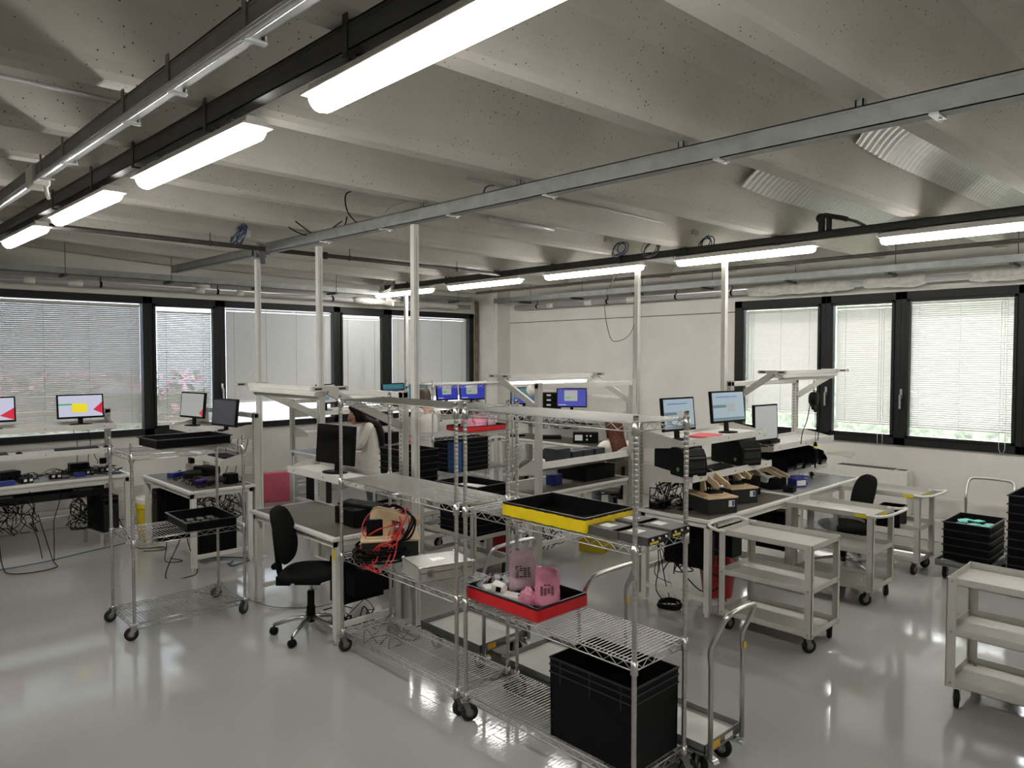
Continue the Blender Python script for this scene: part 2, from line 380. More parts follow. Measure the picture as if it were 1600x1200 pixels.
# ---- windows: one object per pane, with frame, glass and handle
def pane(n, axis, a0, a1, z0, z1, w0, w1, sash=False, handle=None):
    """a0..a1 outer extent along the wall, w0/w1 frame widths at its two ends"""
    b = MB(); f = (YW if axis == 'x' else XW)
    def bx(m, p0, p1, d0, d1, q0, q1, mi=0):
        if axis == 'x': m.box(p0, p1, f + d0, f + d1, q0, q1, mi)
        else: m.box(f + d0, f + d1, p0, p1, q0, q1, mi)
    bx(b, a0, a1, -.04, .10, z0, z0 + .095); bx(b, a0, a1, -.04, .10, z1 - .10, z1)
    bx(b, a0, a0 + w0, -.04, .10, z0, z1); bx(b, a1 - w1, a1, -.04, .10, z0, z1)
    if sash:
        s = .035; i0, i1, j0, j1 = a0 + w0, a1 - w1, z0 + .095, z1 - .10
        bx(b, i0, i1, -.06, .02, j0, j0 + s); bx(b, i0, i1, -.06, .02, j1 - s, j1); bx(b, i0, i0 + s, -.06, .02, j0, j1); bx(b, i1 - s, i1, -.06, .02, j0, j1)
    fr = struct(b.build('window_%d' % n, ANTHR, bevel=.004))
    g = MB(); bx(g, a0 + w0, a1 - w1, .05, .06, z0 + .09, z1 - .095); g.build('glass', GLASS, fr)
    if handle:
        h = MB(); bx(h, handle - .015, handle + .015, -.055, -.04, 1.68, 1.80); bx(h, handle - .012, handle + .012, -.085, -.055, 1.70, 1.73)
        bx(h, handle - .012, handle + .012, -.095, -.08, 1.55, 1.73); h.build('handle', ZINCB, fr)
    return fr
LP = [(-.90, 1.42, .07, .04, 0, None), (1.42, 3.40, .07, .07, 0, None), (3.40, 4.41, .06, .075, 1, 4.43), (4.41, 6.40, .08, .07, 0, None), (6.40, 7.41, .06, .085, 1, None), (7.41, 9.44, .09, .11, 0, None)]
for i, (a0, a1, w0, w1, s, h) in enumerate(LP): pane(i + 1, 'x', a0, a1, WZ0, WZ1, w0, w1, s, None if h is None else h)
RP = [(.50, 1.94, .07, .05, 0, None), (1.94, 3.24, .07, .07, 1, 3.22), (3.24, 4.18, .07, .07, 1, 4.16), (4.18, 5.53, .07, .12, 1, None)]
for i, (a0, a1, w0, w1, s, h) in enumerate(RP): pane(i + 7, 'y', a0, a1, VZ0, VZ1, w0, w1, s, h)

# ---- venetian blinds
def blind(axis, a0, a1, z0, z1, tilt, label, cord=None, loopz=None, low=None, gaps=()):
    f = (YW if axis == 'x' else XW) + .012
    t = thing('venetian_blind', label, 'blind', ((a0 + a1) / 2, f, z0) if axis == 'x' else (f, (a0 + a1) / 2, z0), 0 if axis == 'x' else -PI / 2, 'venetian blinds in the windows')
    w = (a1 - a0) / 2; h = z1 - z0
    MB().box(-w, w, -.014, .014, h - .03, h).build('head_rail', WPLAST, t)
    MB().box(-w, w, -.012, .012, 0, .015).build('bottom_rail', WPLAST, t)
    b = MB(); pitch = .026; k = 0; z = .03
    while z < h - .035:
        a = tilt(z / h) + random.uniform(-.02, .02)
        dy, dz = .0132 * math.cos(a), .0132 * math.sin(a)
        if not any(g0 < z / h < g1 for g0, g1 in gaps):
            b.add([(-w, -dy, z - dz), (w, -dy, z - dz), (w, 0, z + .0012), (-w, 0, z + .0012), (w, dy, z + dz), (-w, dy, z + dz)], [(0, 1, 2, 3), (3, 2, 4, 5)])
        z += pitch
    b.build('slats', BLIND, t)
    b = MB(); m = max(2, round(2 * w / .55) + 1)
    for i in range(m):
        x = -w + .12 + (2 * w - .24) * i / (m - 1); b.box(x - .0015, x + .0015, -.0145, -.0125, 0, h)
    b.build('ladder_cord', MIDG, t)
    if cord:
        x = w * cord; zz = -loopz if loopz else .4
        pts = [(x - .03, -.02, h), (x - .03, -.02, zz + .05), (x - .015, -.02, zz), (x + .015, -.02, zz), (x + .03, -.02, zz + .05), (x + .03, -.02, h)]
        if axis == 'y': pts = [(a, b_ - .09, c) for a, b_, c in pts]
        else: pts = [(a, b_ - .05, c) for a, b_, c in pts]
        MB().tube(pts, .0025, 5).build('pull_cord', WPLAST, t)
rad = math.radians
blind('x', -.80, 1.35, 1.26, 2.93, lambda u: rad(60), 'grey venetian blind at the far left edge of the left wall')
blind('x', 1.50, 3.30, 1.255, 2.935, lambda u: rad(56 + 9 * u), 'wide venetian blind half open behind the two monitors with red corners')
blind('x', 3.53, 4.29, 1.25, 2.86, lambda u: rad(42), 'narrow bright venetian blind with slats open in the sash window on the left wall', .8, None)
blind('x', 4.52, 6.30, 1.50, 2.94, lambda u: rad(71), 'wide closed venetian blind pulled up a little, behind the white bench lamp frame', -.55)
blind('x', 6.50, 7.28, 1.50, 2.88, lambda u: rad(70), 'narrow venetian blind between the two tall white posts on the left wall')
blind('x', 7.54, 9.28, 1.45, 2.94, lambda u: rad(74), 'closed venetian blind next to the corner pillar, behind the blue screens', .25)
blind('y', 2.02, 3.16, 1.32, 2.88, lambda u: rad(-60), 'bright open venetian blind furthest right, above the chrome push handle', .82, .22)
blind('y', 3.36, 4.05, 1.33, 2.87, lambda u: rad(-68), 'narrow venetian blind in the middle sash of the right wall window', .75, .30)
blind('y', 4.30, 5.36, 1.42, 2.87, lambda u: rad(-70), 'venetian blind behind the hanging screwdriver balancer on the right wall', -.8)
blind('y', .62, 1.84, 1.32, 2.90, lambda u: rad(-45), 'venetian blind just outside the right edge of the picture')

# ---- outdoors
struct(MB().box(-6, 11, YW + .3, YW + 1.9, 3.25, 3.4).build('trim_2', CONC)); struct(MB().box(XW + .3, XW + .62, -6, 11, 3.12, 3.3).build('trim_3', CONC))   # eaves; the left one is unseen, added to block sun from its windows
GRASS = mat('outdoor_grass', (.30, .38, .22), .9, 0, .5, 3); PAVE = mat('outdoor_paving', (.50, .48, .44), .9, 0, .1, 2)
LEAF = mat('hedge_leaf', (.19, .22, .16), .7, 0, .6, 9, .4); FLOW = mat('pink_blossom', (.75, .40, .50), .6, 0, .2)
struct(MB().box(-30, 60, 11.45, 60, -.5, -.3).build('ground_outside_left', PAVE))
struct(MB().box(10.35, 60, -40, 11.4, -.5, -.3).build('ground_outside_right', GRASS))
def hedge(name, label, x0, x1, y0, y1, h, n, flowers):
    b = MB(); rnd = random.Random(3)
    b.box(x0, x1, y0, y1, -.3, h * .8, 0)
    for i in range(n):
        c = Vector((rnd.uniform(x0, x1), rnd.uniform(y0 - .15, y1 + .15), rnd.uniform(-.2, h))); s_ = rnd.uniform(.06, .15)
        d = Vector((rnd.uniform(-1, 1), rnd.uniform(-1, 1), rnd.uniform(-1, 1))).normalized(); e = d.orthogonal().normalized() * s_; g = d.cross(e).normalized() * s_ * .6
        b.add([c - e, c - g, c + e, c + g], [(0, 1, 2, 3)], 1 if rnd.random() < flowers else 0)
    tag(b.build(name, [LEAF, FLOW]), label, 'hedge', None, 'stuff')
hedge('flowering_hedge', 'pink flowering hedge seen under the blind on the left', -2, 5.6, 14.5, 15.3, 1.9, 2600, .5)
hedge('green_hedge', 'green hedge outside the right hand windows, made taller to darken the blind gaps, seen under the blind edges', 15.5, 16.5, -6, 13, 4.1, 5000, .02)  # real greenery, height added so the view between slats stays darker
b = MB()
for k in range(22): b.box(5.6 + k * .16, 5.63 + k * .16, 13.9, 13.93, -.3, 2.0)
b.box(5.5, 9.3, 13.88, 13.95, 1.0, 1.05); b.box(5.5, 9.3, 13.88, 13.95, -.1, -.05)
tag(b.build('white_fence', WPLAST), 'white railing outside below the blind in the left wall windows', 'fence')
tag(MB().box(-14, 22, 17, 23, -.3, 5.5).build('outdoor_building', mat('blue_grey_facade', (.40, .41, .41), .7)), 'pale grey building outside beyond the white railing', 'building')

# ================================================================ CEILING EQUIPMENT
def lamp_proto():
    t = thing('ceiling_light', 'lit lamp', 'ceiling light', (0, 0, 0), 0, 'lit tube lights under the dark rails')
    L = 1.52
    b = MB(); prof = [(-.055, .035), (-.045, .075), (.045, .075), (.055, .035)]
    b.prism(prof, -L / 2, L / 2, axis='y'); b.box(-.072, .072, -L / 2 - .02, L / 2 + .02, .030, .040); b.build('housing', WHITE, t, bevel=.004)
    d = MB(); rings = []
    for y, s in ((-L / 2 - .012, .35), (-L / 2, .8), (-L / 2 + .03, 1), (L / 2 - .03, 1), (L / 2, .8), (L / 2 + .012, .35)):
        rings.append([(.058 * s * math.cos(a), y, .030 + (.042 * s + .018) * math.sin(a) if math.sin(a) < 0 else .031) for a in [PI * 2 * k / 20 for k in range(20)]])
    d.loft(rings); d.build('diffuser', LIGHT, t)
    for k in range(6):
        y = -L / 2 + .09 + k * (L - .18) / 5
        MB().box(.050, .066, y - .015, y + .015, .022, .06).build('clip', CLEARP, t)
    MB().tube(spline([(0, L / 2 - .1, .075), (.02, L / 2 + .03, .09), (.03, L / 2 + .06, .06), (.01, L / 2 + .09, .10)]), .006, 6).build('supply_cable', MIDG, t)
    for y in (-.5, .5): MB().box(-.012, .012, y - .02, y + .02, .075, .115).build('bracket', ZINC, t)
    return t
LAB2 = ['large lit tube light nearest the camera, cut by the top edge of the picture', 'second lit tube light along the left dark rail', 'third lit tube light along the left dark rail', 'fourth lit tube light along the left dark rail, at the left picture edge']
LAB4 = ['lit tube light at the right picture edge under the right dark rail', 'lit tube light directly above the tall white post by the right bench', 'lit tube light over the white post behind the near wire rack', 'lit tube light second from the far end of the right dark rail', 'farthest lit tube light at the end of the right dark rail']
lp0 = lamp_proto(); lp0.location = (1.43, 1.81, 3.165); lp0['label'] = LAB2[0]
for (y, z, l) in zip((3.88, 5.98, 8.05), (3.20, 3.255, 3.30), LAB2[1:]): dup(lp0, (1.43, y, z), 0, l, None, (math.radians(1.3), 0, 0))
for (y, l) in zip((1.70, 3.84, 5.86, 7.88, 9.85), LAB4): dup(lp0, (6.97, y, 3.235), 0, l)

for (x, y, z, l) in ((1.43, -.25, 3.165, 'lit tube light behind the camera on the left dark rail'), (1.43, -2.3, 3.165, 'second added unseen tube light behind the camera on the left dark rail'), (6.97, -.35, 3.235, 'added unseen tube light just beyond the right picture edge on the right dark rail'), (6.97, -2.4, 3.235, 'second added unseen tube light beyond the right picture edge on the right dark rail')): dup(lp0, (x, y, z), 0, l)  # unseen lamps added on both rails to brighten the near part of the room

def rail(name, label, x, y0, y1, z0, z1, w, m, hang, lip=None, slope=0.0):
    t = thing(name, label, 'ceiling rail', (x, (y0 + y1) / 2, z0 + slope * ((y0 + y1) / 2 - 2.6)), 0); t.rotation_euler = (math.atan(slope), 0, 0); h = z1 - z0; L = (y1 - y0) / 2
    b = MB(); e = .006
    b.box(-w / 2, -w / 2 + e, -L, L, 0, h); b.box(w / 2 - e, w / 2, -L, L, 0, h); b.box(-w / 2, w / 2, -L, L, 0, e)
    b.box(-w / 2, -w / 2 + .015, -L, L, h - e, h); b.box(w / 2 - .015, w / 2, -L, L, h - e, h)
    b.box(-w / 2 - .002, -w / 2, -L, L, h * .8, h * .84)
    b.build('channel', m, t)
    if lip: MB().tube([(-w / 2, -L, -.006), (-w / 2, L, -.006)], .016, 10).build('bright_lower_tube', lip, t)
    for y in hang:
        yy = y - (y0 + y1) / 2
        b = MB(); b.box(-w / 2 - .006, -w / 2, yy - .015, yy + .015, -.02, h + .03); b.box(-w / 2 - .006, w / 2 + .010, yy - .012, yy + .012, -.024, -.014); b.box(w / 2, w / 2 + .006, yy - .015, yy + .015, -.012, h + .03)
        b.build('hanger_clamp', DSTEEL if m is DSTEEL else ZINC, t)
    return t
rail('busbar_rail', 'zinc busbar rail with bright lower tube at the top left', 1.05, -1.5, 9.6, 3.245, 3.335, .06, ZINC, (1.35, 2.3, 3.0, 3.57, 4.66, 5.2, 5.55), ZINCB, slope=.024)
rail('lamp_rail', 'dark steel rail carrying the four lamps on the left', 1.41, -3.5, 10.2, 3.285, 3.385, .06, DSTEEL, (.3, 1.34, 2.29, 3.57, 4.66, 5.55, 6.66), slope=.024)
rail('lamp_rail', 'dark steel rail carrying the row of lamps on the right', 6.97, -3.5, 10.5, 3.325, 3.40, .06, DSTEEL, (1.2, 2.2, 3.45, 4.5, 5.4, 6.5, 7.6, 8.7, 9.7))
t = rail('cable_trunking', 'wide galvanised cable trunking running from the top right to the white posts', 3.5, -.8, 7.38, 3.252, 3.355, .075, ZINC, (), slope=.010)
for y in (.62, 1.34, 2.29, 3.57, 4.66):
    b = MB(); yy = y - 3.29; b.box(-.02, .02, yy - .02, yy - .012, .10, .14); b.box(-.02, .02, yy + .012, yy + .02, .10, .14); b.box(-.02, -.014, yy - .02, yy + .02, .10, .14)
    b.build('hanger', ZINC, t)
for y in (1.02, 2.05, 3.3, 4.3, 5.2, 6.2):
    b = MB(); yy = y - 3.29; b.box(-.055, .055, yy - .02, yy + .02, -.010, 0); b.cyl((.04, yy, -.02), (.04, yy, 0), .008, 8); b.build('bracket', ZINCB, t)
t2 = rail('cable_trunking', 'galvanised trunking sloping away from the junction to the left wall', 3.5, 7.72, 10.2, 3.25, 3.34, .075, ZINC, (), slope=.010)
b = MB()
for dy, dz in ((-.06, .06), (-.02, .08), (.03, .03)): b.box(-.06, .06, dy - .01, dy + .03, dz - .08, dz + .02)
b.bar((-.05, -.1, .02), (.06, .1, -.07), .05, .08); b.bar((.02, -.14, .06), (.05, .12, .02), .06, .05)
o = b.build('trunking_junction', MIDG, loc=(3.5, 7.55, 3.32)); tag(o, 'grey bent junction fittings joining the two trunking pieces', 'fitting')
def along_x(name, label, x0, x1, y, z, r, m, cat, hang=()):
    t = thing(name, label, cat, ((x0 + x1) / 2, y, z)); L = (x1 - x0) / 2
    MB().tube([(-L, 0, 0), (L, 0, 0)], r, 10).build('pipe', m, t)
    for x in hang:
        b = MB(); b.cyl((x - (x0 + x1) / 2, 0, r * .8), (x - (x0 + x1) / 2, 0, 3.45 - z if 3.45 - z > r else r + .03), .004, 6); b.lathe([(r + .005, -.012), (r + .005, .012)], (x - (x0 + x1) / 2, 0, 0), 12, 0, 'x')
        b.build('hanger', DSTEEL, t)
    return t
along_x('dark_pipe', 'thin dark steel pipe crossing the room under the ribs', 1.5, 6.9, 7.42, 3.345, .024, DPIPE, 'pipe', (2.9, 4.5, 6.1))
t = thing('pipe_valve', 'dark threaded pipe coupling on the crossing pipe', 'valve', (4.15, 7.42, 3.345))
b = MB(); b.lathe([(.026, -.06), (.04, -.055), (.04, -.02), (.032, -.015), (.032, .015), (.04, .02), (.04, .055), (.026, .06)], axis='x'); b.build('body', DPIPE, t)
def tray(name, label, axis, a0, a1, c, z0, z1, w):
    t = thing(name, label, 'cable tray', ((a0 + a1) / 2, c, z0) if axis == 'x' else (c, (a0 + a1) / 2, z0), 0 if axis == 'x' else PI / 2)
    L = (a1 - a0) / 2; h = z1 - z0; b = MB()
    b.box(-L, L, -w / 2, -w / 2 + .004, 0, h); b.box(-L, L, w / 2 - .004, w / 2, 0, h); b.box(-L, L, -w / 2, w / 2, 0, .004)
    b.build('channel', ZINC, t)
    k = 0; x = -L + .5
    while x < L:
        b = MB(); b.box(x - .02, x + .02, -w / 2 - .10, w / 2 + .06, -.035, -.005); b.cyl((x, -w / 2 - .09, -.03), (x, -w / 2 - .09, .62), .004, 6); b.build('hanger_bracket', DSTEEL, t); x += 1.25
tray('wall_cable_tray', 'galvanised cable tray hung along the left window wall', 'x', -2, 8.9, 10.45, 3.235, 3.315, .12)
tray('wall_cable_tray', 'galvanised cable tray hung along the right wall above the windows', 'y', .2, 10.2, 9.35, 3.215, 3.30, .14)
def wall_pipe(name, label, axis, a0, a1, c, z, r, segs):
    t = thing(name, label, 'pipe', ((a0 + a1) / 2, c, z) if axis == 'x' else (c, (a0 + a1) / 2, z), 0 if axis == 'x' else PI / 2); L = (a1 - a0) / 2
    MB().tube([(-L, 0, 0), (L, 0, 0)], r, 12).build('pipe', PVC, t)
    for kind, x0, x1, rr in segs:
        x0 -= (a0 + a1) / 2; x1 -= (a0 + a1) / 2
        if kind == 'sleeve': MB().lathe([(rr, x0), (rr, x1)], (0, 0, 0), 14, 0, 'x').build('sleeve', WPLAST, t)
        elif kind == 'clip': b = MB(); b.lathe([(rr, x0), (rr, x1)], (0, 0, 0), 12, 0, 'x'); b.cyl(((x0 + x1) / 2, 0, r), ((x0 + x1) / 2, 0, r + .1), .006, 6); b.build('clamp', BLACK, t)
        else:
            n = max(4, int((x1 - x0) / .07)); pts = []; rad_ = []
            for i in range(n + 1): pts.append((x0 + (x1 - x0) * i / n, random.uniform(-.008, .008), random.uniform(-.01, .006))); rad_.append(rr * random.uniform(.88, 1.12) if 0 < i < n else rr * .7)
            MB().tube(pts, rr, 12, 0, True, rad_).build('insulation_wrap', mat('insulation_wrap', (.50, .48, .44), .6, 0, .15, 20, .6), t)
wall_pipe('wall_pipe', 'grey plastic pipe with white collars along the left wall above the windows', 'x', -2, 9.2, 10.80, 3.165, .036, [('sleeve', 1.9, 2.02, .045), ('sleeve', 2.38, 2.55, .048), ('sleeve', 4.0, 4.12, .045), ('sleeve', 4.6, 4.7, .045), ('clip', 2.75, 2.78, .042), ('clip', 4.3, 4.33, .042), ('clip', 6.2, 6.23, .042), ('wrap', 6.6, 8.9, .058)])
wall_pipe('wall_pipe', 'pipe wrapped in pale lumpy insulation along the right wall above the windows', 'y', .3, 10.0, 9.66, 3.135, .04, [('sleeve', 9.0, 9.15, .048), ('sleeve', 8.1, 8.25, .048), ('sleeve', 7.2, 7.35, .048), ('clip', 9.4, 9.43, .046), ('clip', 7.75, 7.78, .046), ('clip', 6.4, 6.43, .046), ('clip', 5.45, 5.48, .046), ('wrap', 3.75, 5.2, .075), ('wrap', 2.9, 3.62, .07), ('wrap', .6, 2.45, .075)])
def wand(x, y, z, rz, label, group=None):
    t = thing('pipe_bracket', label, 'sensor', (x, y, z), rz, group)  # pipe clamp with a tube end, shaped like a small sensor
    b = MB(); b.tube([(-.12, 0, .02), (.12, 0, -.01)], .035, 12); b.build('body', WPLAST, t); MB().cyl((.12, 0, -.01), (.124, 0, -.0105), .022, 12).build('lens', BLACK, t)
    MB().box(-.015, .015, -.01, .01, -.10, 0).build('bracket', WPLAST, t)
wand(4.02, 10.62, 3.22, -.5, 'white pipe clamp bracket with a tube end above the narrow bright blind on the left wall')
wand(7.35, 10.70, 3.20, -.5, 'small white tube bracket near the far end of the left wall')
# conduits, cables and fittings up in the ribs
along_x('ceiling_conduit', 'grey conduit along a rib over the trunking, ending in a small box', 3.75, 6.95, 4.42, 3.60, .013, PVC, 'conduit')
along_x('ceiling_conduit', 'grey conduit along a rib on the left, above the dark lamp rail', -1.5, 1.45, 4.42, 3.60, .013, PVC, 'conduit')
along_x('ceiling_conduit', 'grey conduit feeding the unlit ceiling lamp', 3.2, 6.6, 5.32, 3.585, .013, PVC, 'conduit')
tag(MB().box(-.06, .06, -.03, .03, -.045, .045).build('junction_box', PVC, loc=(6.98, 4.42, 3.58), bevel=.006), 'grey junction box at the end of a rib conduit by the right dark rail', 'junction box')
tag(MB().box(-.06, .06, -.03, .03, -.045, .045).build('junction_box', PVC, loc=(6.62, 5.32, 3.57), bevel=.006), 'grey junction box beyond the unlit lamp with a hanging blue cable', 'junction box')
tag(MB().box(-.05, .05, -.03, .03, -.045, .045).build('junction_box', WPLAST, loc=(3.35, 7.62, 3.52), bevel=.006), 'white socket box above the coiled blue cable near the trunking junction', 'junction box')
t = thing('unlit_lamp', 'unlit clear ceiling lamp hanging crosswise beyond the trunking', 'ceiling light', (5.2, 5.28, 3.52))
b = MB(); b.box(-.42, .42, -.045, .045, .035, .06); b.build('housing', PVC, t, bevel=.005)
MB().loft([[(x, .055 * s * math.cos(a), .033 + .05 * s * math.sin(a) if math.sin(a) < 0 else .034) for a in [2 * PI * k / 16 for k in range(16)]] for x, s in ((-.45, .5), (-.43, 1), (.43, 1), (.45, .5))]).build('clear_cover', CLEARP, t)
MB().cyl((-.38, 0, .02), (.38, 0, .02), .013, 10).build('tube', WPLAST, t)
cable('hanging_cable', [(4.05, 4.42, 3.60), (3.92, 4.40, 3.56), (3.84, 4.38, 3.45), (3.58, 4.36, 3.38)], .007, BLUEC, 'blue cable dropping from a rib to the trunking, right of the middle')
cable('hanging_cable', [(3.3, 5.32, 3.59), (3.22, 5.36, 3.55), (3.32, 5.50, 3.44), (3.5, 5.62, 3.37)], .006, BLACK, 'black cable arching from a conduit down to the trunking')
cable('hanging_cable', [(3.95, 5.32, 3.585), (3.78, 5.3, 3.56), (3.6, 5.28, 3.48), (3.52, 5.26, 3.37)], .008, PVC, 'pale grey cable arching down to the trunking between two posts')
for i, (p, l) in enumerate((([(3.3, 6.75, 3.58), (3.34, 6.6, 3.45), (3.45, 6.5, 3.38), (3.6, 6.45, 3.40), (3.68, 6.2, 3.50)], 'black cable ends sticking up left of the second white post'), ([(3.36, 6.66, 3.58), (3.42, 6.5, 3.46), (3.5, 6.35, 3.37), (3.62, 6.1, 3.42), (3.6, 5.98, 3.5)], 'second black cable tail crossing the trunking beside the posts'))):
    cable('hanging_cable', p, .006, BLACK, l)
def coil(c, r, n, m, label, rr=.006, tilt=1.2):
    b = MB()
    for k in range(n): b.tube(spline(ring((c[0] + random.uniform(-.03, .03), c[1] + random.uniform(-.03, .03), c[2] + random.uniform(-.02, .02)), r * random.uniform(.8, 1.1), tilt + random.uniform(-.3, .3), 9, 1), 3), rr, 5)
    return tag(b.build('cable_coil', m), label, 'cable coil')
coil((3.25, 7.55, 3.48), .11, 5, BLUEC, 'coil of blue cable hanging beside the trunking junction')
coil((6.7, 5.2, 3.44), .09, 3, BLUEC, 'small loop of dark blue cable below a rib box near the right lamp rail')
coil((6.98, 4.98, 3.44), .10, 4, MIDG, 'grey cable loops on top of the right dark rail')
coil((6.92, 10.2, 3.40), .16, 7, WPLAST, 'coiled white cable on the far end of the right rail', .007)
coil((6.98, 4.25, 3.42), .07, 3, BLUEC, 'dark blue loops hanging by the box at the right rail')
cable('hanging_cable', [(6.95, 5.35, 3.32), (7.9, 6.4, 3.0), (9.0, 7.2, 2.55), (9.5, 7.45, 2.46), (9.75, 7.35, 2.6), (9.8, 7.2, 3.1)], .006, MIDG, 'thin grey cable looping down against the far right wall')
t = thing('air_valve', 'dark pneumatic valve with fittings on top of the right rail', 'valve', (6.97, 2.95, 3.40))
b = MB(); b.cyl((0, .06, -.02), (0, .06, .12), .032, 12); b.cyl((0, -.01, -.02), (0, -.01, .12), .026, 12); b.build('body', DSTEEL, t)
b = MB(); b.tube(spline([(0, .08, .12), (0, .03, .145), (0, -.03, .13), (0, -.08, .115), (0, -.13, .10), (0, -.18, .08)]), .024, 10); b.ball((0, .07, .125), .045); b.build('elbow', DSTEEL, t)
MB().tube([(0, -.17, .085), (0, -.26, .05), (.0, -.34, .0)], .014, 8).build('hose', MIDG, t)
along_x('dark_pipe', 'second thin dark pipe below the right lamp rail near the wall', 7.3, 7.34, 3.6, 3.3, .01, RUST, 'pipe') if False else None
o = MB().tube([(8.25, 1.0, 3.30), (8.25, 9.5, 3.30)], .022, 8).build('dark_pipe', DPIPE); tag(o, 'dark pipe running parallel behind the right row of lamps', 'pipe')
o = MB().cyl((9.82, 7.32, 0.3), (9.82, 7.32, 3.1), .028, 10).build('wall_conduit', PVC); tag(o, 'vertical grey conduit on the far right wall by the cable loop', 'conduit')

# tall white posts
def post(x, y, z1, label):
    t = thing('power_post', label, 'post', (x, y, 0), 0, 'tall white square posts')
    MB().box(-.026, .026, -.026, .026, .006, z1, 0).build('column', WHITE, t, bevel=.004)
    b = MB(); b.box(-.05, .05, -.05, .05, 0, .006); b.build('foot_plate', WHITE, t)
    MB().box(-.004, .004, -.0285, -.026, .1, z1 - .1).build('groove', GREYP, t)
post(3.5, 4.79, 3.262, 'tall white post under the trunking, nearest the camera')
post(3.52, 6.36, 3.262, 'second white post along the trunking, behind the black monitor back')
post(3.5, 7.66, 3.262, 'white post at the trunking junction, beside the left bench with two turned monitors')
post(6.97, 5.16, 3.30, 'white post rising behind the right corner of the near wire rack')
post(6.97, 4.03, 3.30, 'white post by the right wall window, under a lit lamp')
post(6.95, 9.75, 3.22, 'farthest white post under the farthest lamp in front of the left wall blinds')

t = thing('rail_tap_box', 'pale tap off box with a short cable end clamped on the zinc busbar rail', 'junction box', (1.05, 5.45, 3.335), 0)
MB().box(-.05, .05, -.10, .10, -.06, .07).build('box', WPLAST, t, bevel=.01); MB().box(-.03, .03, .10, .16, -.05, .05).build('coupling', PVC, t, bevel=.006)
MB().tube([(.03, -.06, -.06), (.03, -.08, -.10), (.03, -.13, -.14)], .013, 8).build('cable_end', WPLAST, t)

# ================================================================ BUILDERS
def caster(par, x, y, h, r=.05, w=.025, fork=None, wheel=None, rz=0.0, brake=False):
    fork = fork or CHROME; wheel = wheel or RUBBER
    b = MB(); b.cyl((0, 0, h - .012), (0, 0, h + .01), .012, 10); b.box(-.03, .03, -.03, .03, h - .006, h)
    for s in (-1, 1): b.prism([(-.022, h - .006), (.022, h - .006), (-.012, r - .012), (-.034, r - .012)], s * (w / 2 + .003), s * (w / 2 + .006))
    b.cyl((-.023, -w / 2 - .008, r), (-.023, w / 2 + .008, r), .007, 8)
    if brake: b.prism([(.01, h - .02), (.09, h - .035), (.10, h - .05), (.02, h - .04)], -.02, .02)
    o = b.build('caster', fork, par, loc=(x, y, 0), rz=rz)
    v = MB(); v.lathe([(r * .55, -w / 2 - .001), (r - .004, -w / 2), (r, -w / 4), (r, w / 4), (r - .004, w / 2), (r * .55, w / 2 + .001)], (-.023, 0, r), 20, 0, 'y'); v.lathe([(.004, -w / 2 - .003), (r * .5, -w / 2 - .002), (r * .5, w / 2 + .002), (.004, w / 2 + .003)], (-.023, 0, r), 14, 1, 'y')
    v.build('wheel', [wheel, MIDG], o)
    return o

SHELFM = {}
def shelf_mesh(L, D):
    b = MB(); hx, hy = L / 2, D / 2
    for z in (0, -.038):
        for s in (-1, 1):
            b.tube([(-hx, s * hy, z), (hx, s * hy, z)], .0034, 6); b.tube([(s * hx, -hy, z), (s * hx, hy, z)], .0034, 6)
    def snake(p0, p1):
        p0 = Vector(p0); p1 = Vector(p1); n = int((p1 - p0).length / .042); pts = [p0.lerp(p1, i / n) + Vector((0, 0, -.003 if i % 2 else -.035)) for i in range(n + 1)]
        b.tube(pts, .0022, 5)
    for s in (-1, 1): snake((-hx + .02, s * hy, 0), (hx - .02, s * hy, 0)); snake((s * hx, -hy + .02, 0), (s * hx, hy - .02, 0))
    n = int(L / .0245)
    for i in range(1, n): x = -hx + L * i / n; b.tube([(x, -hy, .003), (x, hy, .003)], .0026, 5, cap=False)
    for y in (-hy * .82, 0, hy * .82): b.tube([(-hx, y, -.003), (hx, y, -.003)], .003, 5, cap=False)
    for sx in (-1, 1):
        for sy in (-1, 1): b.lathe([(.0155, .012), (.0175, .012), (.020, -.052), (.0165, -.054)], (sx * hx, sy * hy, 0), 14)
    return b
def wire_rack(name, label, cat, L, D, zs, top, loc, rz, group=None, z0=.125, casters=True, brake=True):
    t = thing(name, label, cat, loc, rz, group)
    key = (round(L, 3), round(D, 3)); first = None
    for z in zs:
        if key not in SHELFM: o = shelf_mesh(L, D).build('wire_shelf', CHROME, t); SHELFM[key] = o
        else: o = SHELFM[key].copy(); COL.objects.link(o); o.parent = t
        o.location = (0, 0, z)
    pf = []; z = z0
    while z < top - .02: pf += [(.0127, z), (.0127, z + .021), (.0118, z + .0225), (.0118, z + .0240)]; z += .0254
    pf += [(.0127, top - .01), (.0127, top), (.010, top + .004)]
    post0 = None
    for sx in (-1, 1):
        for sy in (-1, 1):
            if post0 is None: post0 = MB().lathe(pf, n=12).build('post', CHROME, t); o = post0
            else: o = post0.copy(); COL.objects.link(o); o.parent = t
            o.location = (sx * L / 2, sy * D / 2, 0)
            if casters: caster(t, sx * L / 2, sy * D / 2, z0, .052, .028, MIDG if brake else CHROME, DARKG, random.uniform(-.6, .6) + (PI / 2 if brake else 0), False)
    return t

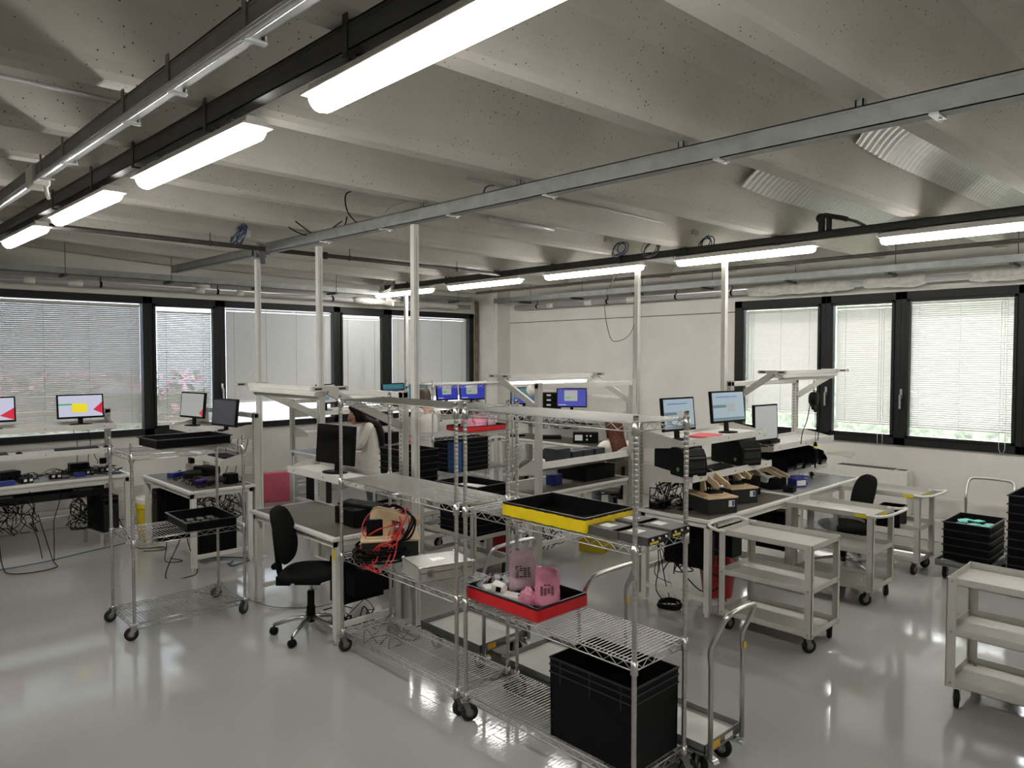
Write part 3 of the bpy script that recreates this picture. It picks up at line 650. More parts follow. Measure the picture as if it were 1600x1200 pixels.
def workbench(label, loc, rz, w=1.6, d=.75, zt=.83, up=1.55, shelves=(), topbar=False, arms=None, group=None, matm=None, lamp=False, cabletray=False, tilt=None, side=1.0, beam=True):
    """local frame: worktop spans x -w/2..w/2, y -d..0; the uprights stand behind at y 0..0.06"""
    matm = matm or MATGR
    t = thing('workbench', label, 'workbench', loc, rz, group)
    MB().box(-w / 2, w / 2, -d, 0, zt - .028, zt).build('worktop', WHITE, t, bevel=.004)
    MB().box(-w / 2 + .035, w / 2 - .035, -d + .045, -.03, zt, zt + .003).build('bench_mat', matm, t)
    b = MB()
    for y in (-d + .02, -.06): b.box(-w / 2 + .03, w / 2 - .03, y, y + .04, zt - .075, zt - .028)
    for s in (-1, 1): b.box(s * (w / 2 - .03), s * (w / 2 - .07), -d + .02, -.02, zt - .075, zt - .028)
    b.build('under_frame', WHITE, t)
    for sx in (-1, 1):
        for y in (-d + .055, -.055):
            b = MB(); x = sx * (w / 2 - .045); b.box(x - .026, x + .026, y - .026, y + .026, .03, zt - .075); b.box(x - .018, x + .018, y - .018, y + .018, .008, .03); b.cyl((x, y, 0), (x, y, .012), .025, 12)
            b.build('leg', WHITE, t, bevel=.003)
    if beam:
        b = MB()
        for sx in (-1, 1): b.box(sx * (w / 2 - .03), sx * (w / 2 - .06), -d + .08, -.08, .12, .16)
        b.box(-w / 2 + .05, w / 2 - .05, -.08, -.05, .28, .32); b.build('cross_beam', WHITE, t)
    ux = w / 2 - .05
    if up:
        for s in (-1, 1):
            b = MB(); b.box(s * ux - .03, s * ux + .03, 0, .055, .05, up); z = zt + .05
            while z < up - .04: b.box(s * ux - .004, s * ux + .004, -.0015, 0, z, z + .016, 1); b.box(s * ux - .0315, s * ux - .030, .022, .032, z, z + .016, 1); z += .035
            b.build('upright', [GREYP, DARKG], t)
    if topbar: MB().box(-ux - .03, ux + .03, 0, .05, up - .06, up - .01).build('top_bar', WHITE, t, bevel=.004)
    for z, sd in shelves:
        a = math.radians(tilt) if tilt and z < 1.2 else 0.0
        b = MB(); e = .004; x0, x1 = -ux + .03, ux - .03
        b.box(x0, x1, -sd, -.01, -e, 0); b.box(x0, x1, -sd - e, -sd, -.045, .018); b.box(x0, x1, -.014, -.01, -.04, .03)
        for k in range(3): xx = x0 + .12 + k * (x1 - x0 - .24) / 2; b.cyl((xx, -sd - .008, -.015), (xx, -sd - .002, -.015), .007, 8, 1)
        if a: b.xf(Matrix.Rotation(a, 4, 'X'))
        b.xf(Matrix.Translation((0, 0, z))); sh = b.build('shelf', [WHITE, ZINC], t)
        for s in (-1, 1):
            b = MB(); xx = s * (ux - .025); b.prism([(.0, .07), (-.06, .07), (-sd - .002, .0), (-sd - .002, -.05), (.0, -.09)], xx - .003, xx + .003, axis='x')
            if a: b.xf(Matrix.Rotation(a, 4, 'X'))
            b.xf(Matrix.Translation((0, 0, z))); b.build('side_plate', GREYP, sh)
    if arms:
        reach, za, zb = arms
        for s in (-1, 1):
            b = MB(); b.bar((s * ux, 0, za), (s * ux, -reach, zb), .032, .06, up=(0, 0, 1)); b.box(s * ux - .018, s * ux + .018, -reach - .14, -reach + .16, zb, zb + .035)
            for y in (-reach - .12, -reach + .08): b.box(s * ux - .0185, s * ux + .0185, y, y + .06, zb + .010, zb + .024, 1)
            b.build('lamp_arm', [GREYP, DARKG], t)
        b = MB(); b.box(-ux, ux, -reach - .035, -reach + .015, zb - .005, zb + .03); b.build('lamp_bar', WHITE, t)
        lt = MB().box(-ux + .1, ux - .1, -reach - .06, -reach + .04, zb - .045, zb - .008).build('bench_lamp', WHITE, t, bevel=.006)
        MB().cyl((-ux + .12, -reach - .01, zb - .058), (ux - .12, -reach - .01, zb - .058), .016, 12).build('lamp_tube', LIGHTL if lamp else WPLAST, lt)
    if cabletray:
        b = MB(); b.box(-w / 2 + .15, w / 2 - .15, -.42, -.16, zt - .26, zt - .255); b.box(-w / 2 + .15, w / 2 - .15, -.42, -.415, zt - .26, zt - .18); b.box(-w / 2 + .15, w / 2 - .15, -.165, -.16, zt - .26, zt - .18)
        for x in (-w / 4, w / 4): b.box(x - .1, x + .1, -.40, -.2, zt - .25, zt - .19)
        b.build('cable_tray', DARKG, t)
    return t

def service_trolley(label, loc, rz, W=.5, L=.86, zs=(.82, .50, .175), handle=1):
    """local: x across W, y along L, push handle at the -y end"""
    t = thing('service_trolley', label, 'trolley', loc, rz, 'grey three shelf trolleys')
    for z in zs:
        b = MB(); e = .003; x, y = W / 2 - .004, L / 2 - .004; h = .045
        b.box(-x, x, -y, y, z - h, z - h + e)
        for s in (-1, 1): b.box(s * x, s * (x - e), -y, y, z - h, z); b.box(-x, x, s * y, s * (y - e), z - h, z)
        b.build('shelf_tray', GREYP, t)
    for sx in (-1, 1):
        for sy in (-1, 1):
            b = MB(); x, y = sx * W / 2, sy * L / 2; z0, z1 = .125, zs[0]
            b.box(x, x - sx * .004, y, y - sy * .055, z0, z1); b.box(x, x - sx * .035, y, y - sy * .004, z0, z1)
            for z in zs: b.cyl((x, y - sy * .028, z - .022), (x + sx * .004, y - sy * .028, z - .022), .007, 8, 1); b.cyl((x - sx * .018, y, z - .022), (x - sx * .018, y + sy * .004, z - .022), .006, 8, 1)
            b.build('corner_post', [GREYP, ZINCB], t)
            caster(t, x - sx * .045, y - sy * .055, .13, .055, .03, ZINC, RUBBER, random.uniform(-.9, .9))
    zt = zs[0]
    p = spline([(-W / 2, -L / 2 + .06, zt - .012), (-W / 2, -L / 2 - .03, zt - .012), (-W / 2 + .06, -L / 2 - .12, zt + .008), (W / 2 - .06, -L / 2 - .12, zt + .008), (W / 2, -L / 2 - .03, zt - .012), (W / 2, -L / 2 + .06, zt - .012)], 6)
    MB().tube(p, .013, 10).build('push_handle', WHITE, t)
    b = MB(); b.box(-W / 2 - .0012, -W / 2, -L / 2 + .06, -L / 2 + .16, zt - .04, zt - .008); b.box(-.07, .07, -L / 2 + .0035, -L / 2 + .0055, zt - .04, zt - .006)
    b.build('yellow_tape', TAPE, t)
    return t

def platform_truck(label, loc, rz=0, W=.46, L=.70, group='platform trucks', zh=.90):
    t = thing('platform_truck', label, 'trolley', loc, rz, group); z = .20
    b = MB(); b.box(-W / 2, W / 2, -L / 2, L / 2, z - .045, z - .038); 
    for s in (-1, 1): b.box(s * W / 2, s * (W / 2 - .004), -L / 2, L / 2, z - .06, z); b.box(-W / 2, W / 2, s * L / 2, s * (L / 2 - .004), z - .06, z)
    b.build('deck', ZINC, t)
    MB().box(-W / 2 + .006, W / 2 - .006, -L / 2 + .006, L / 2 - .006, z - .038, z - .034).build('deck_liner', mat('deck_liner', (.60, .59, .56), .6), t)
    x, y = W / 2 - .02, -L / 2 - .02
    p = [(-x, y, .13)] + spline([(-x, y, .60), (-x, y + .004, .70), (-x, y - .04, zh - .10), (-x + .02, y - .075, zh - .02), (-x + .10, y - .085, zh), (x - .10, y - .085, zh), (x - .02, y - .075, zh - .02), (x, y - .04, zh - .10), (x, y + .004, .70), (x, y, .60)], 6) + [(x, y, .13)]
    MB().tube(p, .0135, 12).build('push_handle', CHROME if group else CHROME, t)
    b = MB(); b.box(x - .014, x + .014, y - .0145, y - .0135, .62, .66); b.build('warning_sticker', mat('amber_sticker', (.72, .42, .03), .5), t); MB().box(-W / 2 + .07, -W / 2 + .15, -L / 2 - .001, -L / 2, z - .05, z - .012).build('warning_sticker', mat('amber_sticker', (.72, .42, .03), .5), t)
    MB().box(.02, .10, -L / 2 - .001, -L / 2, z - .045, z - .02).build('label_plate', PAPER, t)
    for sx in (-1, 1): caster(t, sx * (W / 2 - .06), -L / 2 + .05, .155, .055, .032, ZINCB, RUBBER, -PI / 2 + sx * .2, True); caster(t, sx * (W / 2 - .06), L / 2 - .10, .155, .055, .032, ZINC, RUBBER, PI / 2)
    return t

TRAYS = {}
def tray_mesh(L, W, H, lip=.012, wall=.004, m=None, rim=None):
    b = MB(); x, y = L / 2, W / 2; e = wall; ta = .006
    for s in (-1, 1):
        b.prism([(s * x, H), (s * (x - e), H), (s * (x - ta - e), e), (s * (x - ta), 0)], -y, y, 0, 'y')
        b.prism([(s * y, H), (s * (y - e), H), (s * (y - ta - e), e), (s * (y - ta), 0)], -x, x, 0, 'x')
    b.box(-x + ta, x - ta, -y + ta, y - ta, 0, e)
    for s in (-1, 1): b.box(s * x, s * (x + lip), -y - lip, y + lip, H - .010, H, 1); b.box(-x, x, s * y, s * (y + lip), H - .010, H, 1)
    return b
RIM = mat('tray_rim_highlight', (.016, .016, .018), .3, 0, .1, spec=.35)  # paler than the tray walls: edge highlight put into the rim colour
def tray(label, loc, rz=0, L=.58, W=.38, H=.075, group=None, name='storage_tray', m=None, cat='tray'):
    key = (L, W, H, m.name if m else '')
    if key not in TRAYS: TRAYS[key] = tray_mesh(L, W, H).build(name, [m or BLACK2, RIM]); o = TRAYS[key]
    else: o = TRAYS[key].copy(); COL.objects.link(o)
    o.location = loc; o.rotation_euler = (0, 0, rz)
    return tag(o, label, cat, group)
def stack(n, loc, rz, what, top, L=.58, W=.38, H=.075, step=None, group=None):
    step = step or H + .0005
    for k in range(n):
        if k == n - 1: l = 'topmost black tray of ' + what if not top else top
        elif k == 0: l = 'lowest black tray of ' + what
        else: l = '%s black tray up from the bottom of %s' % (['', 'second', 'third', 'fourth', 'fifth', 'sixth', 'seventh', 'eighth', 'ninth', 'tenth', 'eleventh', 'twelfth'][k], what)
        tray(l, (loc[0], loc[1], loc[2] + k * step), rz, L, W, H, group)

def monitor(label, loc, rz, w=.48, h=.285, lift=.10, content=(), lean=0.0, group='computer monitors', roll=0, base=(.22, .16), tilted=6):
    """faces local -y, origin on the surface it stands on; content: (x0,x1,z0,z1,material) in 0..1 of the display"""
    t = thing('computer_monitor', label, 'monitor', loc, rz, group)
    b = MB(); b.lathe([(.001, 0), (1, 0), (1, .008), (.55, .014), (.001, .014)], n=28, cap=False); b.v = [(p[0] * base[0] / 2, p[1] * base[1] / 2, p[2]) for p in b.v]; b.build('stand_base', BLACK, t)
    MB().bar((0, .02, .008), (0, .035, lift + h * .55), .05, .022, up=(0, 1, 0)).build('stand_neck', BLACK, t)
    R = Matrix.Translation((0, 0, lift)) @ Matrix.Rotation(math.radians(-tilted), 4, 'X')
    b = MB(); b.box(-w / 2, w / 2, -.018, .012, 0, h); b.prism([(.012, .03), (.012, h - .03), (.035, h - .08), (.035, .08)], -w / 2 + .05, w / 2 - .05, axis='x'); b.xf(R)
    f = b.build('housing', BLACK, t, bevel=.003)
    bz = .016; W, H = w - 2 * bz, h - 2 * bz - .006; mats = []; q = MB()
    q.box(-W / 2, W / 2, -.0188, -.018, bz + .006, bz + .006 + H, 0)
    base_m = content[0] if content else SC_OFF; mats.append(base_m)
    for i, (x0, x1, z0, z1, m) in enumerate(content[1:] if content else ()):
        if m not in mats: mats.append(m)
        d = -.0192 - i * .00025
        if isinstance(x0, tuple): q.add([(-W / 2 + a * W, d, bz + .006 + c * H) for a, c in x0], [tuple(range(len(x0)))], mats.index(m))
        else: q.quad((-W / 2 + x0 * W, d, bz + .006 + z0 * H), (-W / 2 + x1 * W, d, bz + .006 + z0 * H), (-W / 2 + x1 * W, d, bz + .006 + z1 * H), (-W / 2 + x0 * W, d, bz + .006 + z1 * H), mats.index(m))
    q.xf(R); q.build('display', mats, t)
    return t
def tri(p, m): return (tuple(p), 0, 0, 0, m)
C_RED = (SC_LILAC, (0, .42, .55, .62, SC_GREEN), (.30, .64, .20, .62, SC_YEL), tri([(1, .10), (1, .68), (.78, .30)], SC_RED))
C_RED2 = (SC_LILAC, tri([(1, .0), (1, .55), (.70, .20)], SC_RED))
C_BLUE = (SC_BLUE, (.24, .70, .30, .92, SC_GREY), (.28, .45, .44, .54, SC_GREEN), (.04, .3, .05, .09, SC_LILAC))
C_PALE = (SC_PALE, (.12, .78, .82, .86, SC_LINE), (0, .42, .46, .56, SC_DARK), (.46, .7, .30, .60, SC_GREY), (0, 1, .02, .10, SC_DARK))

def keyboard(label, loc, rz):
    t = thing('keyboard', label, 'keyboard', loc, rz)
    MB().prism([(-.075, 0), (.075, 0), (.075, .026), (-.075, .012)], -.22, .22, axis='x').build('case', BLACK, t, bevel=.003)
    b = MB()
    for r in range(5):
        y = -.055 + r * .024; z = .014 + (y + .075) / .15 * .014
        for c in range(20): x = -.205 + c * .0212; b.box(x, x + .017, y, y + .018, z - .002, z + .005)
    b.build('keys', DARKG, t); return t
def mouse(label, loc, rz=0):
    b = MB(); b.ball((0, 0, .012), .032, .055, .022, 16, 8); b.v = [(p[0], p[1], max(p[2], 0)) for p in b.v]
    return tag(b.build('mouse', BLACK, loc=loc, rz=rz), label, 'mouse')
def rbox(name, label, cat, loc, rz, sx, sy, sz, m, bevel=.006, group=None):
    return tag(MB().box(-sx / 2, sx / 2, -sy / 2, sy / 2, 0, sz).build(name, m, loc=loc, rz=rz, bevel=bevel), label, cat, group)

def pc_tower(label, loc, rz, w=.18, d=.42, h=.40):
    t = thing('computer_tower', label, 'computer', loc, rz)
    MB().box(-w / 2, w / 2, -d / 2, d / 2, .008, h).build('case', BLACK, t, bevel=.004)
    b = MB(); b.box(-w / 2 + .01, w / 2 - .01, -d / 2 - .008, -d / 2, .02, h - .02); b.build('front_panel', DARKG, t, bevel=.003)
    b = MB(); b.box(-w / 2 + .02, w / 2 - .02, -d / 2 - .011, -d / 2 - .008, h - .09, h - .05); b.cyl((0, -d / 2 - .012, h - .14), (0, -d / 2 - .008, h - .14), .010, 12); b.build('drive_and_button', BLACKG, t)
    b = MB()
    for sx in (-1, 1):
        for sy in (-1, 1): b.cyl((sx * (w / 2 - .03), sy * (d / 2 - .04), 0), (sx * (w / 2 - .03), sy * (d / 2 - .04), .009), .014, 10)
    b.build('feet', RUBBER, t); return t

def office_chair(label, loc, rz, seat_m=None, zs=.52, back_m=None):
    """faces local -y"""
    seat_m = seat_m or FABRIC; t = thing('office_chair', label, 'chair', loc, rz, 'swivel chairs')
    def disc(rx, ry, z0, z1, n=28):
        R = []
        for z, s in ((z0, .72), (z0 + .01, .90), (z0 + .03, 1), (z1 - .02, 1), (z1 - .004, .92), (z1, .70)):
            R.append([(rx * s * math.copysign(abs(math.cos(a)) ** .75, math.cos(a)), ry * s * math.copysign(abs(math.sin(a)) ** .75, math.sin(a)), z) for a in [2 * PI * k / n for k in range(n)]])
        return R
    b = MB(); b.loft(disc(.235, .225, zs - .075, zs)); b.build('seat', seat_m, t)
    b = MB(); n = 24; rings = []
    for d, s in ((.028, .80), (.02, .95), (.0, 1), (-.02, .97), (-.034, .85)):
        R = []
        for k in range(n):
            a = 2 * PI * k / n; x = .205 * s * math.copysign(abs(math.cos(a)) ** .7, math.cos(a)); z = .225 * s * math.copysign(abs(math.sin(a)) ** .7, math.sin(a))
            R.append((x, .215 + d - .5 * x * x + z * .22 + .3 * z * z, zs + .265 + z))
        rings.append(R)
    b.loft(rings); b.build('backrest', back_m or seat_m, t)
    b = MB(); b.tube(spline([(0, .08, zs - .09), (0, .20, zs - .10), (0, .245, zs - .04), (0, .262, zs + .12), (0, .28, zs + .30)]), .026, 8); b.box(-.055, .055, .15, .26, zs - .13, zs - .06); b.build('back_bracket', BLACK, t)
    b = MB(); b.cyl((-.09, .26, zs + .03), (-.03, .26, zs + .03), .025, 12); b.build('adjustment_knob', BLACK, t)
    b = MB(); b.box(-.10, .10, -.10, .10, zs - .11, zs - .07); b.tube([(.05, 0, zs - .10), (.25, -.02, zs - .11)], .008, 8); b.build('mechanism', BLACK, t)
    b = MB(); b.cyl((0, 0, .30), (0, 0, zs - .09), .014, 12, 1); b.lathe([(.034, .10), (.034, .22), (.028, .23), (.028, .34), (.022, .35)], n=16); b.build('gas_column', [BLACK, CHROME], t)
    for k in range(5):
        a = 2 * PI * k / 5 + .4; c, s = math.cos(a), math.sin(a)
        MB().tube([(0.02 * c, .02 * s, .135), (.10 * c, .10 * s, .130), (.20 * c, .20 * s, .105), (.29 * c, .29 * s, .078)], .016, 8, 0, True, [.022, .019, .016, .013]).build('base_arm', CHROME, t)
        b = MB(); b.lathe([(.008, -.026), (.028, -.024), (.030, -.01), (.030, .01), (.028, .024), (.008, .026)], (0, 0, .030), 14, 0, 'y'); b.cyl((0, 0, .05), (0, 0, .082), .007, 8)
        b.build('caster', BLACK, t, loc=(.29 * c, .29 * s, 0), rz=a + 1.2)
    return t

def crimp_machine(label, loc, rz):
    t = thing('crimping_machine', label, 'machine', loc, rz, 'bench machines with plywood levers')
    MB().box(-.15, .15, -.20, .20, .0, .135).build('black_base', DARKG, t, bevel=.006)
    MB().box(-.155, .155, -.21, .21, .135, .150).build('plywood_plate', WOOD, t, bevel=.003)
    MB().box(-.115, .115, -.13, .17, .150, .163).build('plywood_plate', WOOD, t, bevel=.003)
    b = MB(); b.box(-.07, .07, .05, .17, .163, .285); b.build('black_block', BLACK, t, bevel=.008)
    for s in (-1, 1):
        b = MB(); b.prism([(.14, .315), (.12, .345), (.08, .355), (-.02, .335), (-.21, .272), (-.225, .25), (-.21, .225), (-.18, .222), (-.02, .272), (.05, .265), (.08, .24), (.12, .245), (.145, .275)], s * .045, s * .060, axis='x'); b.build('lever_arm', WOOD, t, bevel=.002)
    b = MB(); b.prism([(.06, .163), (.06, .285), (.0, .29), (-.03, .20), (-.03, .163)], -.065, -.050, axis='x'); b.prism([(.06, .163), (.06, .285), (.0, .29), (-.03, .20), (-.03, .163)], .050, .065, axis='x'); b.build('lever_bracket', WOOD, t)
    b = MB(); b.cyl((-.055, -.18, .24), (.055, -.18, .24), .010, 10); b.cyl((-.07, .10, .295), (.07, .10, .295), .012, 10)
    for k in range(5): b.cyl((-.05 + k * .025, -.02, .163), (-.05 + k * .025, -.02, .20 + .01 * (k % 2)), .006, 8)
    b.build('pins', ZINCB, t)
    b = MB(); b.box(-.07, .07, -.11, -.02, .163, .182); b.box(-.05, .05, -.09, -.04, .182, .195); b.build('nest_plate', BLACKG, t, bevel=.003)
    MB().box(.06, .12, -.2015, -.20, .06, .115).build('label_sticker', PAPER, t); MB().box(.095, .115, -.2022, -.2015, .065, .11).build('label_mark', BLUEB, t)
    return t

def label_printer(label, loc, rz):
    t = thing('label_printer', label, 'printer', loc, rz, 'black label printers')
    b = MB(); prof = [(-.22, 0), (.22, 0), (.22, .20), (.18, .235), (-.10, .25), (-.18, .235), (-.215, .18), (-.23, .10)]
    b.prism(prof, -.125, .125, axis='x'); b.build('housing', BLACK, t, bevel=.012)
    b = MB(); b.box(-.10, .10, -.235, -.215, .03, .17); b.build('front_panel', DARKG, t, bevel=.01)
    b = MB(); b.box(-.09, .09, -.245, -.230, .060, .075); b.box(-.09, .09, -.245, -.225, .14, .155); b.build('label_slot', BLACKG, t)
    b = MB(); b.cyl((-.1262, -.14, .06), (-.125, -.14, .06), .018, 18); b.cyl((.125, -.14, .06), (.1262, -.14, .06), .018, 18); b.build('green_sticker', GREEN, t)
    MB().box(-.08, .08, -.02, .10, .249, .2515).build('lid_label', MIDG, t)
    return t

def scanner(label, loc, rz, m=None):
    t = thing('hand_scanner', label, 'scanner', loc, rz)
    MB().tube([(0, -.09, .055), (0, -.04, .06), (0, .03, .058), (0, .10, .05)], .03, 10, 0, True, [.026, .034, .034, .03]).build('head', m or BLACK, t)
    MB().tube([(0, .02, .05), (0, .06, .022), (0, .10, .015)], .02, 8, 0, True, [.02, .018, .018]).build('grip', m or BLACK, t)
    return t

# ================================================================ RACKS, BENCHES, TROLLEYS
H90 = PI / 2
wire_rack('wire_shelving_rack', 'near chrome wire rack holding the black crate, red tray and yellow tray', 'shelving rack', 1.25, .43, (.165, .735, 1.295, 1.885), 1.925, (3.005, 2.695, 0), H90)
wire_rack('wire_shelving_rack', 'chrome wire rack holding the aluminium case, next to the white bench', 'shelving rack', 1.34, .43, (.165, .735, 1.295, 1.885), 1.925, (3.005, 4.075, 0), H90)
wire_rack('wire_shelving_rack', 'distant chrome wire rack holding a red tray of pink bags', 'shelving rack', 1.38, .56, (.15, .70, 1.19, 1.85), 1.905, (6.24, 7.51, 0), 0)
wire_rack('wire_shelf_cart', 'lower chrome wire cart on black castors, alone on the left floor', 'cart', .88, .57, (.12, .77, 1.44), 1.535, (2.18, 6.345, 0), 0, brake=False)

SH = ((1.40, .42), (1.11, .40))
workbench('white workbench under the two monitors with red corners, left picture edge', (1.85, 9.95, 0), 0, 1.6, .75, .83, 1.57, SH, True, None, 'white workbenches', MATSHEEN, cabletray=True)
workbench('white workbench cut off by the left picture edge', (.20, 9.95, 0), 0, 1.6, .75, .83, 1.57, SH, True, None, 'white workbenches', MATSHEEN, cabletray=True)
workbench('white workbench with two turned monitors, behind the wire cart', (3.40, 8.30, 0), -H90, 1.5, .70, .83, 1.60, ((1.40, .40), (1.11, .35)), True, None, 'white workbenches')
workbench('white workbench with a bare grey mat, in front of the black swivel chair', (3.44, 5.58, 0), -H90, 1.45, .66, .83, 1.925, ((1.19, .33),), True, (.66, 1.64, 1.945), 'white workbenches')
workbench('white workbench carrying the plywood lever machines', (6.15, 3.95, 0), 0, 1.58, .75, .83, 1.63, ((1.46, .45), (1.16, .52)), False, None, 'white workbenches')
workbench('white workbench with the hanging screwdriver, by the right wall window', (7.78, 3.95, 0), 0, 1.62, .75, .83, 1.95, ((1.28, .45), (1.05, .40)), True, (.45, 1.74, 2.03), 'white workbenches', MATSHEEN, tilt=14)
workbench('white workbench under the lit bench lamp, seen from behind', (5.90, 5.02, 0), PI, 1.62, .75, .83, 1.945, ((1.12, .34),), True, (.55, 1.70, 1.985), 'white workbenches', None, lamp=True, tilt=16)
workbench('white workbench by the far left wall where the dark haired person stands', (5.85, 9.95, 0), 0, 1.68, .75, .83, 1.58, SH, True, None, 'white workbenches')
workbench('white workbench in the far corner under the blue screens', (7.58, 9.95, 0), 0, 1.68, .75, .83, 1.58, SH, False, None, 'white workbenches')
workbench('white workbench against the far right wall with a stack of black boxes on its shelf', (9.28, 8.15, 0), -H90, 2.3, .75, .83, 1.60, ((1.27, .45), (1.08, .25)), True, None, 'white workbenches')

service_trolley('grey three shelf trolley in front of the bench with plywood lever machines', (5.47, 2.665, 0), PI, .50, .76)
service_trolley('grey three shelf trolley in the middle of the right side row, beside the clear film', (6.90, 2.775, 0), 0, .51, .80)
service_trolley('grey three shelf trolley nearest the right wall, lit by the sun', (8.18, 2.80, 0), 0, .46, .80)
service_trolley('grey three shelf trolley cut off by the right picture edge', (5.36, .97, 0), 0, .50, .82)
service_trolley('grey trolley of which only a handle corner shows at the right picture edge', (6.98, .755, 0), PI, .50, .78)
service_trolley('grey trolley loaded with black trays behind the wire racks', (4.82, 5.74, 0), 0, .50, .86, (.80, .45, .175))
service_trolley('grey trolley under a tall black tray stack, left of the distant wire rack', (4.98, 6.95, 0), 0, .50, .76, (.72, .45, .175))

platform_truck('zinc platform truck behind the rack with the aluminium case', (3.52, 4.09, 0), 0, .48, .68)
platform_truck('zinc platform truck behind the red tray and the black crate', (3.52, 3.20, 0), 0, .50, .66)
platform_truck('zinc platform truck at the near right foot of the wire rack', (3.44, 2.30, 0), 0, .36, .66)
platform_truck('platform truck by the right wall carrying the short stack with teal boards', (8.45, 2.035, 0), H90, .47, .92)
platform_truck('platform truck under the tall black stack at the right picture edge', (8.30, 1.46, 0), H90, .47, .92)

# ================================================================ LEFT SIDE
monitor('monitor with a yellow panel and red corner, on the left bench shelf', (2.26, 9.76, 1.4), .0, .49, .285, .075, C_RED, base=(.24, .18))
monitor('monitor with only a red corner showing at the left picture edge', (1.37, 9.76, 1.4), .0, .49, .285, .075, C_RED2, base=(.24, .18))
C_TURN = (SC_GREY, tri([(1, .0), (1, .35), (.85, .15)], SC_RED))
monitor('pale turned monitor on the bench shelf behind the wire cart, left one', (3.17, 8.72, 1.4), -1.40, .50, .30, .09, C_TURN)
monitor('dark turned monitor on the bench shelf behind the wire cart, right one', (3.19, 7.85, 1.4), -1.42, .47, .30, .05, (SC_OFF,))
keyboard('dark keyboard on the lower shelf beneath the monitor with a yellow panel', (2.20, 9.70, 1.11), 0)
keyboard('dark keyboard on the lower shelf at the left picture edge', (1.30, 9.70, 1.11), 0)
keyboard('black keyboard on the lower shelf of the bench behind the cart', (3.2, 7.95, 1.11), -H90)
mouse('black mouse right of the keyboard on the left bench lower shelf', (2.5, 9.66, 1.11))
mouse('black mouse between the two keyboards on the left bench lower shelf', (1.62, 9.66, 1.11))
def jig(label, loc, rz):
    t = thing('test_jig', label, 'device', loc, rz, 'black test devices on the left bench')
    MB().box(-.06, .06, -.05, .05, 0, .055).build('body', BLACK, t, bevel=.004)
    for x in (-.035, .02): MB().box(x, x + .03, -.051, -.05, .018, .045).build('label_sticker', PAPER, t)
    MB().tube([(.03, .03, .055), (.05, .06, .09), (.10, .07, .05)], .006, 6).build('plug', BLACK, t)
jig('black device with white labels at the left end of the left bench', (1.62, 9.35, .833), .2)
jig('black device with white labels in the middle of the left bench', (1.92, 9.45, .833), -.1)
jig('black device with white labels near the blue box on the left bench', (2.26, 9.52, .833), .3)
jig('black device with a round dial at the right end of the left bench', (2.46, 9.62, .833), -.2)
rbox('power_box', 'small blue box in the middle of the left bench top', 'box', (2.15, 9.40, .833), .1, .11, .07, .05, BLUEB)
rbox('power_box', 'small blue box at the left picture edge of the left bench top', 'box', (1.44, 9.28, .833), .1, .14, .08, .05, BLUEB)
rbox('equipment_case', 'black equipment box at the back of the left bench under the monitor', 'box', (2.22, 9.74, .833), 0, .20, .14, .12, BLACK)
rbox('equipment_case', 'black tangle covered unit at the left edge of the left bench', 'box', (1.50, 9.62, .833), .3, .20, .16, .11, BLACK)
rbox('power_strip', 'white socket strip at the back right corner of the left bench', 'socket', (2.48, 9.82, .833), 0, .16, .06, .07, WPLAST)
rbox('power_adapter', 'black power adapter plugged on the white socket of the left bench', 'adapter', (2.50, 9.82, .904), 0, .07, .05, .07, BLACK)
rbox('tape_roll', 'yellow roll hung at the right end of the left bench', 'tape', (2.665, 9.50, .60), 0, .03, .10, .12, TAPE, .02)
pc_tower('black computer tower at the right end under the left bench', (2.42, 9.55, .16), .15, .18, .42, .42)
t = thing('tower_stand', 'grey steel stand holding the computer tower under the left bench', 'stand', (2.42, 9.55, 0), .15)
MB().box(-.12, .12, -.24, .24, .152, .158).build('plate', GREYP, t)
for s in (-1, 1):
    for y in (-.22, .22): MB().bar((s * .11, y, .15), (s * .11, y, .0), .03, .03).build('leg', GREYP, t)
# bench behind the cart
rbox('power_box', 'blue box on the bench behind the cart, beside the scanner', 'box', (2.93, 8.62, .833), .5, .15, .09, .055, BLUEB)
rbox('power_box', 'purple box at the front of the bench behind the cart', 'box', (2.96, 7.95, .833), .4, .15, .09, .05, PURPB)
scanner('dark hand scanner in the middle of the bench behind the cart', (3.05, 8.42, .833), 1.3, DARKG)
scanner('dark hand scanner at the near edge of the bench behind the cart', (3.06, 7.75, .833), 1.5, DARKG)
rbox('equipment_case', 'black box with coiled leads at the back of the bench behind the cart', 'box', (3.26, 8.55, .833), .2, .20, .26, .10, BLACK, .02)
rbox('equipment_case', 'small black box beside the rightmost post of the wire cart', 'box', (3.22, 7.78, .833), .2, .12, .12, .11, BLACK, .01)
rbox('power_strip', 'white socket block on the wall side of the bench behind the cart', 'socket', (3.24, 8.95, .833), 0, .10, .18, .09, WPLAST)
rbox('power_adapter', 'black adapter standing on the white socket block behind the cart', 'adapter', (3.24, 8.97, .924), 0, .05, .09, .07, BLACK)
pc_tower('black computer tower beneath the bench behind the cart, left side', (2.95, 8.72, .10), -H90, .18, .42, .60)
pc_tower('black computer tower beneath the bench behind the cart, right side', (3.08, 7.88, .08), -H90, .20, .40, .42)
t = thing('waste_bin', 'yellow bin with a white liner standing under the bench behind the cart', 'bin', (2.86, 9.32, 0), 0)
MB().lathe([(.11, .0), (.12, .01), (.145, .48), (.13, .48), (.11, .02)], n=20, cap=False).build('body', YELB, t); MB().lathe([(.148, .45), (.152, .50), (.14, .53), (.13, .48)], n=20, cap=False).build('liner', PAPER, t); MB().lathe([(.149, .40), (.150, .455)], n=20, cap=False).build('yellow_band', TAPE, t)
tray('black tray on the top shelf of the wire cart', (2.30, 6.50, 1.4465), .05, .62, .40, .075)
